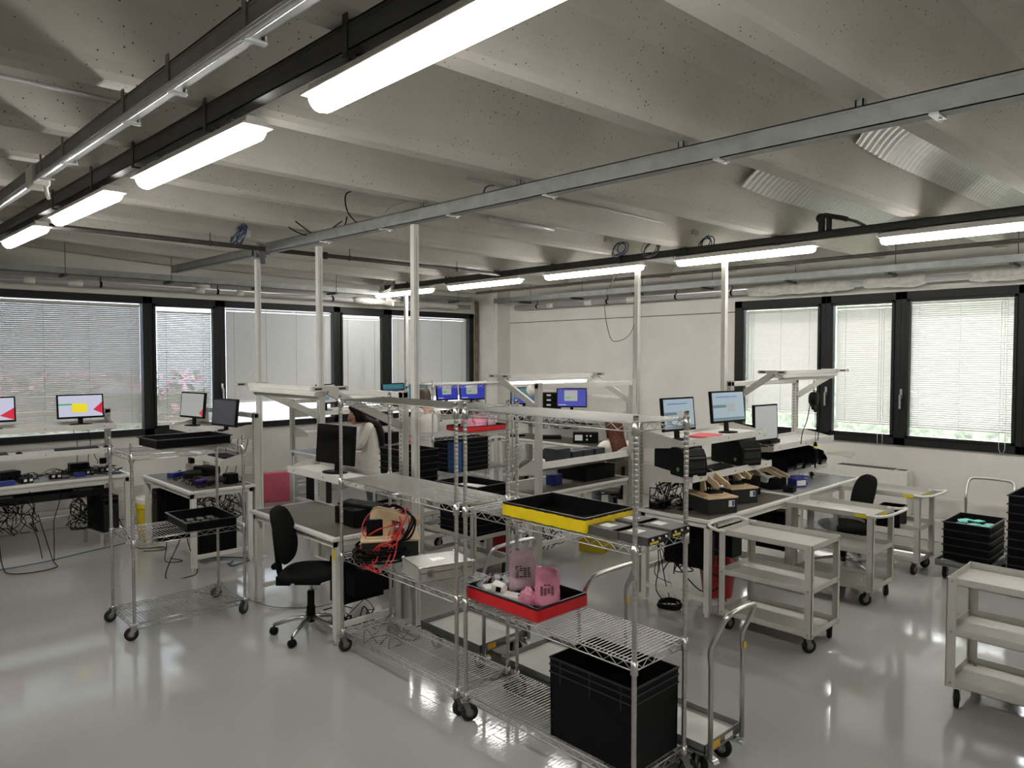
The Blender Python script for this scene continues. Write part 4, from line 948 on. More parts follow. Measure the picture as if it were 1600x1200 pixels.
o = tray('black tray of small parts on the middle shelf of the wire cart', (2.36, 6.33, .7765), -.04, .40, .55, .075)
for i in range(4):
    for j in range(3):
        rbox('small_part', 'small pale moulded part lying in the black tray on the wire cart', 'part', (2.36 - .13 + i * .085, 6.33 - .15 + j * .14, .782), -.3 + .05 * i, .055, .085, .012, MIDG, .003, 'moulded parts in the cart tray')

# ================================================================ BENCH WITH BARE MAT AND THE WIRE RACKS
monitor('black monitor with a dark screen on the shelf of the bare mat bench', (3.27, 5.66, 1.19), -1.45, .52, .34, .075, (BLACKG,), base=(.26, .2), tilted=4)
mouse('black mouse on the bare mat bench by the rack post', (3.12, 5.28, .833), -1.2)
rbox('computer_case', 'black flat computer case on the right end of the bare mat bench', 'computer', (3.24, 5.18, .833), -H90, .30, .34, .14, BLACK)
keyboard('black keyboard lying on the flat computer case', (3.24, 5.17, .973), -1.35)
pc_tower('black computer tower hung beneath the bare mat bench', (3.20, 5.20, .20), -H90, .18, .40, .38)
rbox('equipment_case', 'black box on the bottom rail under the bare mat bench', 'box', (3.18, 4.98, .32), -H90, .14, .36, .20, BLACK)
office_chair('black swivel chair tucked at the bare mat bench', (2.80, 5.24, 0), .80, FABRIC, .53)
crimp_machine('plywood lever machine tangled in red cables on the wire rack', (3.03, 4.47, .7385), 1.0)
t = thing('aluminium_case', 'silver aluminium carrying case on the third shelf of the wire rack', 'case', (3.0, 3.86, .7385), -.25)
MB().box(-.19, .19, -.15, .15, 0, .10).build('shell', ALU, t, bevel=.006)
b = MB()
for z in (.0, .094): b.box(-.193, .193, -.153, -.146, z, z + .008); b.box(-.193, .193, .146, .153, z, z + .008); b.box(-.193, -.186, -.153, .153, z, z + .008); b.box(.186, .193, -.153, .153, z, z + .008)
for x in (-.19, .19):
    for y in (-.15, .15): b.box(x - .006, x + .006, y - .006, y + .006, 0, .102)
b.build('edge_profile', ZINCB, t, bevel=.002); MB().box(-.193, .193, -.1515, -.15, .060, .064).build('lid_seam', DSTEEL, t)
for x in (-.12, .12): b = MB(); b.box(x - .02, x + .02, -.158, -.15, .035, .080); b.box(x - .012, x + .012, -.163, -.158, .05, .078); b.build('latch', CHROME, t)
b = MB(); b.box(-.05, .05, -.035, .035, .100, .1015); b.build('lid_plate', ZINCB, t)
for sx, sy in ((-1, -1), (1, -1), (-1, 1), (1, 1)): MB().ball((sx * .19, sy * .15, .10), .012).build('corner_cap', ZINCB, t)
def film_tray(label, loc, rz, m, H=.08, L=.60, W=.40, ragged=0.0):
    t = thing('wrapped_tray', label, 'tray', loc, rz, 'coloured trays on the wire racks')
    tray_mesh(L, W, H, .006).build('tray', [BLACK2, RIM], t)
    b = MB(); x, y = L / 2 + .009, W / 2 + .009; N = 24; P = []
    for k in range(4 * N):
        s, u = divmod(k, N); u = -1 + 2 * u / N
        P.append([(u * x, -y), (x, u * y), (-u * x, y), (-x, -u * y)][s])
    rows = []
    for z in (.004, .25 * H, .5 * H, .75 * H, H - .012):
        rows.append([(px * (1 + random.uniform(-ragged, ragged)), py * (1 + random.uniform(-ragged, ragged) * 1.4), z + random.uniform(-.2, .2) * ragged) for px, py in P])
    b.loft(rows, cap=False); b.build('film_band' if ragged else 'card_band', m, t)
    return t
film_tray('empty tray wrapped in yellow film on the second shelf of the near wire rack', (3.01, 2.70, 1.3005), H90, YEL, .08, ragged=.008)
film_tray('tray with a red band holding bags on the third shelf of the near wire rack', (3.03, 3.055, .7405), H90, RED, .08)
film_tray('tray with a red band holding pink bags on the distant wire rack', (6.62, 7.62, 1.1955), 0, RED, .075, .72, .42)
def bag(label, loc, rz, w, d, h, m, kind='bag', text=True, lean=.15, group=None):
    t = thing('plastic_bag', label, 'bag', loc, rz, group); rnd = random.Random(label); rings = []; n = 20
    for i in range(11):
        u = i / 10; s = 1 - .25 * u ** 3; th = d * (1 - .80 * u ** 1.5); R = []
        for k in range(n):
            a = 2 * PI * k / n
            R.append((w / 2 * s * math.copysign(abs(math.cos(a)) ** .6, math.cos(a)) + rnd.uniform(-.012, .012) * u, th / 2 * math.copysign(abs(math.sin(a)) ** .8, math.sin(a)) + lean * h * u + rnd.uniform(-.009, .009), h * u + (rnd.uniform(-.01, .01) if u > .7 else 0)))
        rings.append(R)
    MB().loft(rings).build('bag_skin', m, t)
    if text:
        b = MB()
        for r in range(6):
            for c in range(4):
                if rnd.random() < .75: x = -.28 * w + c * .14 * w; z = h * (.32 + r * .05); b.quad((x, -d * .5 + lean * z, z), (x + .11 * w, -d * .5 + lean * z, z), (x + .11 * w, -d * .5 + lean * (z + .02 * h), z + .03 * h), (x, -d * .5 + lean * (z + .02 * h), z + .03 * h))
        b.build('printed_marks', DARKG, t)
    return t
bag('standing pink antistatic bag with dark print, right side of the near red tray', (3.06, 2.90, .748), -.75, .15, .085, .215, PINK, group='bags in the near red tray')
bag('pale pink bag sticking up from the middle of the near red tray', (3.12, 3.16, .77), -.5, .18, .04, .24, PINKL, group='bags in the near red tray')
bag('small pink bag lying between the two standing bags in the near red tray', (3.02, 3.02, .748), .6, .16, .12, .075, PINK, text=False, group='bags in the near red tray')
t = thing('white_device', 'white moulded device in clear film leaning on the near red tray front', 'device', (2.97, 3.10, .752), -1.0)
b = MB(); b.box(-.13, .10, -.045, .045, 0, .035); b.prism([(-.13, .035), (-.05, .035), (-.06, .075), (-.13, .085)], -.045, .045); b.xf(Matrix.Rotation(.14, 4, 'Y')); b.build('body', WPLAST, t, bevel=.006)
b = MB(); b.box(-.10, -.07, -.046, -.045, .045, .075); b.box(.03, .08, -.015, .015, .0352, .036); b.xf(Matrix.Rotation(.14, 4, 'Y')); b.build('dark_button', BLACK, t)
t = thing('white_device', 'white moulded device wrapped in crumpled film, left end of the near red tray', 'device', (2.98, 3.27, .750), -.4)
MB().box(-.07, .07, -.05, .05, 0, .05).build('body', WPLAST, t, bevel=.008)
b = MB(); rnd = random.Random(5)
for k in range(26):
    c = Vector((rnd.uniform(-.09, .10), rnd.uniform(-.06, .06), rnd.uniform(.03, .11))); d = Vector((rnd.uniform(-1, 1), rnd.uniform(-1, 1), rnd.uniform(-1, 1))).normalized() * rnd.uniform(.02, .05); e = d.orthogonal().normalized() * rnd.uniform(.01, .03)
    b.add([c - d, c - e, c + d, c + e + Vector((0, 0, .01))], [(0, 1, 2, 3)])
b.build('crumpled_film', CLEAR, t)
rbox('dark_module', 'flat dark module in a clear sleeve at the left end of the near red tray', 'module', (3.08, 3.28, .748), .3, .16, .10, .04, DARKG)
def modem(label, loc, rz):
    t = thing('network_unit', label, 'device', loc, rz, 'black network units on the wire rack')
    MB().box(-.085, .085, -.11, .11, 0, .042).build('housing', mat('charcoal_metal', (.075, .072, .066), .5), t, bevel=.002)
    MB().box(-.083, .083, -.1115, -.11, .002, .040).build('port_panel', BLACKG, t)
    b = MB(); 
    for k in range(4): b.box(-.07 + k * .017, -.056 + k * .017, -.1135, -.1115, .006, .017)
    b.build('yellow_ports', TAPE, t)
    b = MB()
    for k in range(3): b.cyl((-.06 + k * .055, -.112, .030), (-.06 + k * .055, -.125, .030), .006, 8)
    b.build('antenna_socket', ZINCB, t)
    MB().box(-.04, .03, -.02, .05, .042, .0426).build('label_sticker', PAPER, t)
for k, (x, y, l) in enumerate(((2.90, 2.31, 'black network unit nearest the yellow tray on the near wire rack'), (2.905, 2.135, 'black network unit beside the front corner post of the near wire rack'), (3.12, 2.33, 'black network unit behind the front ones, against the yellow tray corner'), (3.125, 2.155, 'black network unit at the outer back corner with a white label'))):
    modem(l, (x, y, 1.3005), H90 + (.06 if k % 2 else -.04)) if False else modem(l, (x + .01, y - (.0 if k else .0), 1.3005), 0 if False else .0)
t = thing('storage_crate', 'big black plastic crate on the bottom shelf of the near wire rack', 'crate', (2.995, 2.36, .1705), H90)
tray_mesh(.55, .385, .43, .004, .006).build('body', [BLACK, RIM], t, bevel=.003)
b = MB()
for z in (.345, .385):
    for s in (-1, 1): b.box(-.277, .277, s * .190, s * .197, z, z + .008); b.box(s * .272, s * .279, -.19, .19, z, z + .008)
for s in (-1, 1):
    for x in (-.20, 0, .20): b.box(x - .004, x + .004, s * .187, s * .193, .30, .42)
    for x in (-.265, .265):
        for z in (.04, .08, .12): b.box(x - .006, x + .006, s * .186, s * .189, z, z + .02)
b.build('rim_ribs', RIM, t)

# ================================================================ CENTRE
stack(4, (4.83, 5.62, .4055), H90 + .03, 'the stack inside the loaded trolley', None, .58, .40, .075, group='black trays on the loaded trolley')
stack(2, (4.84, 5.66, .7555), H90 + .06, 'the pair on top of the loaded trolley', 'top black tray with white sheets on the loaded trolley', .60, .42, .085, group='black trays on the loaded trolley')
rbox('paper_sheets', 'white sheets inside the top black tray of the loaded trolley', 'paper', (4.85, 5.66, .852), H90 + .2, .42, .26, .02, PAPER, .003)
stack(6, (4.98, 6.95, .6755), H90, 'the trolley stack left of the distant rack', None, .58, .40, .078, group='black trays left of the distant rack')
stack(7, (6.18, 7.44, .706), .02, 'the stack inside the distant wire rack', None, .60, .42, .062, group='black trays in the distant rack')
b = MB(); b.box(-.312, -.309, -.222, -.10, 0, .40); b.box(-.312, -.18, -.225, -.222, 0, .40)
tag(b.build('blue_film', mat('blue_film', (.01, .06, .20), .4), loc=(6.18, 7.44, .71), rz=.02), 'blue film over the corner of the tray stack in the distant rack', 'film')
stack(5, (5.05, 7.62, .0), .1, 'the floor stack left of the distant rack', None, .50, .36, .075, group='black trays on the floor')
bag('pink bag bulging at the left end of the distant red tray', (6.42, 7.58, 1.205), .4, .30, .16, .15, PINK, text=False, group='bags in the distant red tray')
bag('pink bag standing at the middle of the distant red tray', (6.68, 7.64, 1.205), -.3, .22, .12, .20, PINK, text=False, group='bags in the distant red tray')
bag('pale bag at the right end of the distant red tray', (6.88, 7.60, 1.205), -.2, .14, .06, .17, PINKL, text=False, group='bags in the distant red tray')
office_chair('olive grey swivel chair behind the loaded trolley', (5.95, 6.35, 0), PI + .5, OLIVE, .50)
office_chair('olive grey swivel chair at the lit bench where the red haired person sits', (7.60, 5.97, 0), math.radians(150), OLIVE, .50)
office_chair('black swivel chair at the bench with the hanging screwdriver', (7.62, 3.02, 0), -2.33, FABRIC, .50)
t = thing('red_bucket', 'red bucket on the floor behind the loaded trolley', 'bucket', (5.55, 6.02, 0)); MB().lathe([(.12, 0), (.16, .30), (.165, .30), (.165, .315), (.15, .315), (.115, .01)], n=24, cap=False).build('body', REDB, t)
t = thing('red_bucket', 'red bucket on the floor under the bench with plywood lever machines', 'bucket', (5.98, 3.50, 0))
MB().lathe([(.13, 0), (.17, .30), (.178, .30), (.178, .32), (.16, .32), (.125, .01)], n=24, cap=False).build('body', REDB, t); MB().tube([(-.17, 0, .31)] + [(.17 * math.cos(a), .06 * math.sin(a) + .03, .31 + .10 * math.sin(a)) for a in [PI - PI * k / 12 for k in range(13)]], .006, 6).build('handle', REDB, t)
rbox('yellow_carton', 'yellow carton on the floor beyond the lit bench', 'box', (6.45, 5.32, 0), .35, .40, .30, .22, YELB, .004)
# lit bench seen from behind
for k, x in enumerate((5.62, 5.84, 6.02, 6.22)):
    t = thing('parts_bin', ['large black tilted parts bin, leftmost on the sloping shelf of the lit bench', 'second black parts bin from the left on the sloping shelf of the lit bench', 'third black parts bin from the left on the sloping shelf of the lit bench', 'rightmost black parts bin on the sloping shelf of the lit bench'][k], 'bin', (x, 5.22, 1.075), PI, 'black parts bins on the lit bench')
    w = .105 if k == 0 else .082; h = .17 if k == 0 else .125
    b = MB(); b.prism([(.13, 0), (.13, h), (-.05, h), (-.15, .07), (-.15, 0)], -w, w, axis='x'); b.build('body', mat('slate_plastic', (.020, .024, .027), .5), t, bevel=.004)
    MB().box(-w + .01, w - .01, -.152, -.15, .02, .06).build('label_holder', DARKG, t)
rbox('power_box', 'blue and grey power unit on the lit bench near the yellow tray', 'box', (5.72, 5.32, .833), .2, .15, .12, .11, BLUEB)
rbox('tray_pile_case', 'wide low black case at the right of the lit bench', 'case', (6.32, 5.38, .833), .0, .52, .42, .15, BLACK, .006)
tag(MB().ball((0, 0, .03), .09, .06, .03).build('white_cloth', PAPER, loc=(5.35, 5.2, 1.10)), 'rounded white pad by the left upright of the lit bench', 'cloth')
# far left wall benches
C_ANG = (SC_GREY, (.05, .6, .15, .35, SC_DARK), (.1, .5, .6, .66, SC_LINE))
monitor('distant monitor with a grey page at the left end of the far bench shelf', (5.50, 9.74, 1.40), .45, .46, .30, .10, C_ANG)
monitor('distant monitor with a navy screen behind the bench lamp arm', (6.72, 9.78, 1.40), .1, .46, .29, .09, (SC_NAVY, (0, 1, .7, 1, SC_TEAL)))
monitor('distant monitor with a teal screen and red strip behind the white post', (7.18, 9.78, 1.40), 0, .46, .29, .08, (SC_TEAL, (.3, .8, .0, .12, SC_RED)))
monitor('distant blue screen monitor, left one of the pair beside the pillar', (7.82, 9.78, 1.40), .0, .46, .29, .06, C_BLUE)
monitor('distant blue screen monitor, right one of the pair beside the pillar', (8.34, 9.72, 1.40), -.35, .48, .30, .05, C_BLUE)
for k, (x, y, z, w, h, l) in enumerate(((6.55, 9.72, 1.11, .20, .13, 'black ribbed unit on the lower shelf behind the dark haired person'), (6.60, 9.70, .833, .30, .17, 'large black ribbed unit on the far bench top behind the dark haired person'), (6.50, 9.82, 1.243, .14, .15, 'small grey ribbed unit stacked on the lower shelf behind the dark haired person'))):
    t = thing('ribbed_unit', l, 'device', (x, y, z), .3, 'ribbed units on the far bench'); MB().box(-w / 2, w / 2, -.09, .09, 0, h).build('body', BLACK, t, bevel=.008)
    b = MB()
    for q in range(9): xx = -w / 2 + .01 + q * (w - .02) / 9; b.box(xx, xx + .006, -.094, -.09, .01, h - .01)
    b.build('fins', MIDG if k == 2 else DARKG, t)
keyboard('black keyboard on the lower shelf of the far corner bench', (7.4, 9.72, 1.11), 0)
bag('pink bag heap on the far bench beside the large black ribbed unit', (7.0, 9.55, .833), 0, .34, .22, .07, PINK, text=False)
bag('pink bag on the far bench top at its left end', (5.55, 9.55, .95), 0, .34, .12, .07, PINK, text=False)
rbox('equipment_case', 'black rack unit on the far bench top at its left end', 'box', (5.60, 9.55, .833), .1, .50, .34, .115, BLACK)
pc_tower('black computer tower under the left end of the far bench', (5.22, 9.50, .10), 0, .18, .42, .55)
pc_tower('black computer tower under the right half of the far bench', (6.45, 9.50, .10), 0, .18, .42, .50)
rbox('foam_sheet', 'bright pink foam block standing on the floor by the left wall', 'foam', (5.02, 10.50, .0), -.25, .44, .12, .44, PINKF, .012)
# far right wall bench
monitor('distant blue screen monitor on the far right wall bench, right of the black box stack', (9.0, 7.98, 1.27), -.85, .50, .32, .10, C_BLUE)
monitor('distant half hidden monitor at the left end of the far right wall bench', (9.0, 9.10, 1.27), -.8, .48, .30, .10, (SC_TEAL, (0, 1, 0, .3, SC_BLUE)))
for k in range(4):
    t = thing('stacked_unit', ['lowest', 'second', 'third', 'topmost'][k] + ' black unit in the stack of four on the far right wall bench', 'device', (9.02, 8.52, 1.27 + k * .082), -.85, 'stack of four black units')
    MB().box(-.21, .21, -.14, .14, 0, .080).build('body', BLACK, t, bevel=.004); MB().box(-.03, .04, -.142, -.14, .03, .055).build('label_sticker', PAPER, t); MB().box(-.18, -.08, -.1415, -.14, .02, .06).build('front_grille', DARKG, t)
t = thing('oscilloscope', 'black oscilloscope with a small lit screen on the far right wall bench', 'instrument', (8.85, 7.55, .833), -.85)
MB().box(-.20, .20, -.08, .08, 0, .17).build('case', BLACK, t, bevel=.008); MB().box(-.17, -.05, -.0815, -.08, .045, .135).build('display', SC_GREY, t)
for x, z in ((.02, .12), (.02, .06), (.08, .12)): MB().cyl((x, -.095, z), (x, -.08, z), .014, 12).build('knob', WPLAST, t)
keyboard('black keyboard on the lower shelf of the far right wall bench', (9.12, 7.9, 1.08), -H90)
t = thing('black_stand', 'black bench vice like stand on the far right wall bench', 'stand', (8.75, 9.0, .833)); b = MB(); b.box(-.1, .1, -.08, .08, 0, .03); b.box(-.02, .02, .02, .05, .03, .34); b.box(-.05, .05, -.08, .05, .28, .34); b.build('frame', BLACK, t)
rbox('equipment_case', 'flat black laptop like unit on the far right wall bench', 'box', (8.9, 8.35, .833), -.8, .34, .24, .05, BLACK)
tag(MB().ball((0, 0, .1), .10, .10, .11).build('white_bag', WPLAST, loc=(8.95, 8.86, 1.52)), 'white rounded bag hung beside the half hidden far monitor', 'bag')

# ================================================================ RIGHT SIDE
monitor('left monitor of three with a pale page on the lever machine bench', (5.57, 3.66, 1.46), -.10, .44, .30, .08, C_PALE)
monitor('middle monitor of three, largest and nearest the window frame', (6.46, 3.68, 1.46), -.12, .52, .31, .10, C_PALE)
monitor('right hand monitor of three with a blank grey screen', (7.10, 3.62, 1.28), -.10, .42, .38, .05, (SC_GREY,), tilted=2)
tag(MB().box(-.16, .16, -.11, .11, 0, .012).build('red_folder', mat('coral_red', (.75, .10, .12), .5), loc=(5.98, 3.64, 1.4645), rz=.2), 'red folder lying between the left and middle monitors', 'folder')
for x, y, l in ((5.28, 0, ''),): pass
label_printer('black label printer at the left end of the lever bench shelf', (5.56, 3.64, 1.163), -.35)
label_printer('black label printer in the middle of the lever bench shelf', (6.50, 3.62, 1.163), -.35)
keyboard('black keyboard on the shelf between the two label printers', (6.02, 3.56, 1.163), .05)
rbox('equipment_case', 'plain black box between the two label printers', 'box', (5.92, 3.78, 1.163), 0, .22, .16, .20, BLACK)
rbox('equipment_case', 'black box under the right monitor of three on the right bench shelf', 'box', (7.35, 3.70, 1.2845), 0, .22, .14, .04, BLACK)
crimp_machine('plywood lever machine nearest the camera on the right bench', (5.76, 3.46, .833), -.42)
crimp_machine('second plywood lever machine on the right bench, behind the nearest', (6.32, 3.56, .833), -.42)
t = thing('lever_tool', 'third plywood lever tool, partly hidden behind the second machine', 'machine', (6.72, 3.66, .833), -.42)
MB().box(-.11, .11, -.14, .14, 0, .19).build('black_base', BLACK, t, bevel=.006)
for s in (-1, 1): b = MB(); b.prism([(.14, .26), (.08, .29), (-.03, .275), (-.22, .23), (-.20, .20), (.0, .235), (.10, .23)], s * .04, s * .052, axis='x'); b.build('lever_arm', WOOD, t, bevel=.002)
MB().box(-.05, .05, .02, .11, .19, .25).build('bracket', BLACK, t)
t = thing('lever_tool', 'farthest plywood lever tool on a blue box, before the bright mat', 'machine', (7.20, 3.60, .833), -.42)
MB().box(-.10, .10, -.12, .12, 0, .12).build('black_base', BLACK, t, bevel=.006)
for s in (-1, 1): b = MB(); b.prism([(.14, .19), (.08, .22), (-.03, .205), (-.22, .16), (-.20, .13), (.0, .165), (.10, .16)], s * .04, s * .052, axis='x'); b.build('lever_arm', WOOD, t, bevel=.002)
MB().box(-.04, .04, .0, .10, .12, .18).build('bracket', BLACK, t)
for k, (x, y, l) in enumerate(((7.46, 3.44, 'blue box with white label, left one on the bright mat'), (7.62, 3.50, 'blue box with white label, right one on the bright mat'))):
    t = thing('label_box', l, 'box', (x, y, .833), -.35, 'blue boxes on the bright mat'); MB().box(-.075, .075, -.06, .06, 0, .09).build('carton', BLUEB, t, bevel=.003); MB().box(-.06, .06, -.0612, -.06, .02, .075).build('label_sticker', PAPER, t)
rbox('desk_phone', 'small black unit on the mat beside the blue boxes', 'device', (7.12, 3.36, .833), .2, .14, .10, .06, BLACK)
t = thing('screwdriver_tool', 'black electric screwdriver lying on the bright mat', 'tool', (8.22, 3.62, .833), .5)
MB().tube([(-.12, 0, .025), (-.03, 0, .027), (.10, 0, .027), (.14, 0, .02)], .025, 10, 0, True, [.012, .026, .024, .016]).build('handle', BLACK, t); MB().cyl((-.20, 0, .025), (-.12, 0, .025), .008, 8).build('bit', ZINCB, t)
# balancer and hanging screwdriver
t = thing('spring_balancer', 'black spring balancer hanging from the white lamp bar by the window', 'balancer', (7.93, 3.48, 1.72))
b = MB(); b.lathe([(.03, -.035), (.075, -.03), (.08, 0), (.075, .03), (.03, .035)], (0, 0, .02), 20, 0, 'y'); b.prism([(-.05, -.03), (.05, -.03), (.03, -.10), (-.01, -.10)], -.02, .02); b.build('drum', BLACK, t)
MB().tube([(.0, 0, .10), (0, 0, .16), (.012, 0, .19), (0, 0, .22), (-.012, 0, .20), (0, 0, .27)], .006, 6).build('hook', ZINCB, t); MB().ball((.04, 0, -.11), .02).build('stop_ball', RUBBER, t)
t = thing('hanging_screwdriver', 'straight black screwdriver hanging on a wire from the spring balancer', 'tool', (7.985, 3.48, .97))
MB().lathe([(.008, 0), (.010, .05), (.022, .07), (.024, .20), (.020, .26), (.012, .29)], n=14).build('body', BLACK, t); MB().lathe([(.024, .0), (.024, .028)], (0, 0, .215), 14).build('amber_ring', TAPE, t); MB().cyl((0, 0, -.07), (0, 0, .01), .006, 8).build('bit', ZINCB, t)
MB().tube([(0, 0, .29), (-.012, 0, .5), (-.03, 0, .66)], .003, 5).build('wire', BLACK, t)
cable('tool_cord', [(7.86, 3.48, 1.77), (7.82, 3.47, 1.70), (7.72, 3.46, 1.52), (7.62, 3.46, 1.40), (7.60, 3.47, 1.27)], .005, BLACK, 'black cord from the balancer down to the bench shelf')
cable('tool_cord', [(7.94, 3.50, 1.83), (8.03, 3.48, 1.80), (8.08, 3.47, 1.62), (8.07, 3.48, 1.42), (8.02, 3.47, 1.27)], .005, BLACK, 'second black cord arching over the spring balancer')
for k in range(5):
    x = 7.42 + k * .20; t = thing('parts_bin', ['first', 'second', 'third', 'fourth', 'fifth'][k] + ' open black parts bin from the left beneath the hanging balancer', 'bin', (x, 3.66, 1.035 + (.02 if k % 2 else 0)), .02 * k, 'open black bins beneath the balancer')
    b = MB(); w = .09
    for s in (-1, 1): b.prism([(.16, .0), (.16, .13), (-.10, .13), (-.17, .06), (-.17, .0)], s * w, s * (w - .004), axis='x')
    b.box(-w, w, -.17, .16, 0, .004); b.box(-w, w, .156, .16, 0, .13); b.box(-w, w, -.17, -.166, 0, .055); b.xf(Matrix.Rotation(math.radians(16), 4, 'X')); b.build('body', BLACK, t)
    MB().box(-.06, .06, -.172, -.170, .0, .03).xf(Matrix.Rotation(math.radians(16), 4, 'X')).build('label_strip', MIDG, t)
for k in range(7):
    tag(MB().tube([(0, 0, 0), (.10 + .01 * k, -.14, -.02 + .006 * k), (.15 + .012 * k, -.24, -.05 + .008 * k)], .003, 5).build('cable_tie', [WPLAST, WOOD, PAPER][k % 3], loc=(8.30 + .02 * k, 3.52, 1.10)), 'thin pale strip in the bundle poking out right of the open black bins', 'strip', 'pale strips by the open black bins')
scanner('black hand scanner head of the gooseneck stand on the lever bench', (5.66, 3.66, 1.01), 2.3)
t = thing('scanner_stand', 'black gooseneck scanner stand with round foot on the lever bench', 'stand', (5.62, 3.62, .833)); MB().lathe([(.001, 0), (.075, 0), (.075, .008), (.02, .02), (.001, .02)], n=24, cap=False).build('round_foot', BLACK, t); MB().tube(spline([(0, 0, .015), (-.01, .0, .08), (.02, .02, .14), (.03, .035, .19)]), .010, 8).build('gooseneck', BLACK, t)
rbox('power_strip', 'black power unit at the left end of the lever bench', 'socket', (5.55, 3.84, .833), .1, .24, .10, .055, BLACK)
pc_tower('black computer tower under the left end of the lever bench', (5.75, 3.66, .30), 0, .18, .42, .40)
pc_tower('black computer tower under the right bench with the hanging screwdriver', (7.40, 3.70, .15), 0, .18, .42, .42)
pc_tower('black computer tower under the middle of the lever bench', (6.32, 3.70, .28), 0, .20, .40, .40)
# bag of clear film, bin, fan coil
bag('clear plastic film sack draped under the right bench beside the black chair', (7.22, 3.10, .42), .1, .62, .26, .36, CLEAR, text=False, lean=-.2)
t = thing('black_bin', 'small open black bin on the middle shelf of the sunlit trolley', 'bin', (8.05, 2.70, .458), .1); tray_mesh(.30, .22, .20, .006, .004).build('body', [BLACK, RIM], t)
t = thing('fan_coil_heater', 'low white fan coil unit against the right wall under the window', 'heater', (9.60, 3.50, 0), -H90)
b = MB(); b.box(-.45, .45, -.0, .22, .08, .80); b.build('casing', WPLAST, t, bevel=.012); b = MB(); b.box(-.41, .28, .03, .19, .80, .802); b.build('outlet_slot', DARKG, t)
b = MB()
for k in range(16): b.box(-.40 + k * .042, -.39 + k * .042, .03, .19, .802, .806)
b.build('louvre', MIDG, t); MB().box(.31, .41, .05, .16, .80, .803).build('control_panel', DARKG, t)
for s in (-1, 1): MB().box(s * .40 - .03, s * .40 + .03, .03, .18, 0, .08).build('foot', WPLAST, t)
stack(5, (8.33, 2.02, .2005), .0, 'the short stack by the right wall', 'topmost black tray holding teal boards on the truck by the right wall', .58, .39, .075, group='black trays on the truck by the right wall')
for k in range(9):
    tag(MB().box(-.055, .055, -.04, .04, 0, .008).build('circuit_board', TEAL, loc=(8.15 + .13 * (k % 3) + random.uniform(-.02, .02), 1.91 + .10 * (k // 3), .515 + .010 * (k % 2) + .004 * k), rz=random.uniform(-.5, .5)), 'teal circuit board lying in the topmost tray by the right wall', 'circuit board', 'teal boards in the topmost tray')
stack(9, (8.25, 1.46, .2005), .0, 'the tall stack at the right picture edge', None, .58, .40, .08, group='black trays at the right picture edge')

for x, y, l in ((2.7795, 4.90, 'small yellow sticker on the near corner leg of the bare mat bench'),): tag(MB().box(-.0008, 0, -.020, .020, -.045, .045).build('yellow_sticker', TAPE, loc=(2.8085, 4.895, .70)), l, 'sticker')
tag(MB().box(-.10, .10, -.10, .10, 0, .012).build('antistatic_clip_plate', WPLAST, loc=(3.25, 8.05, .8335), rz=.3), 'white plate under the leads on the bench behind the cart', 'plate')

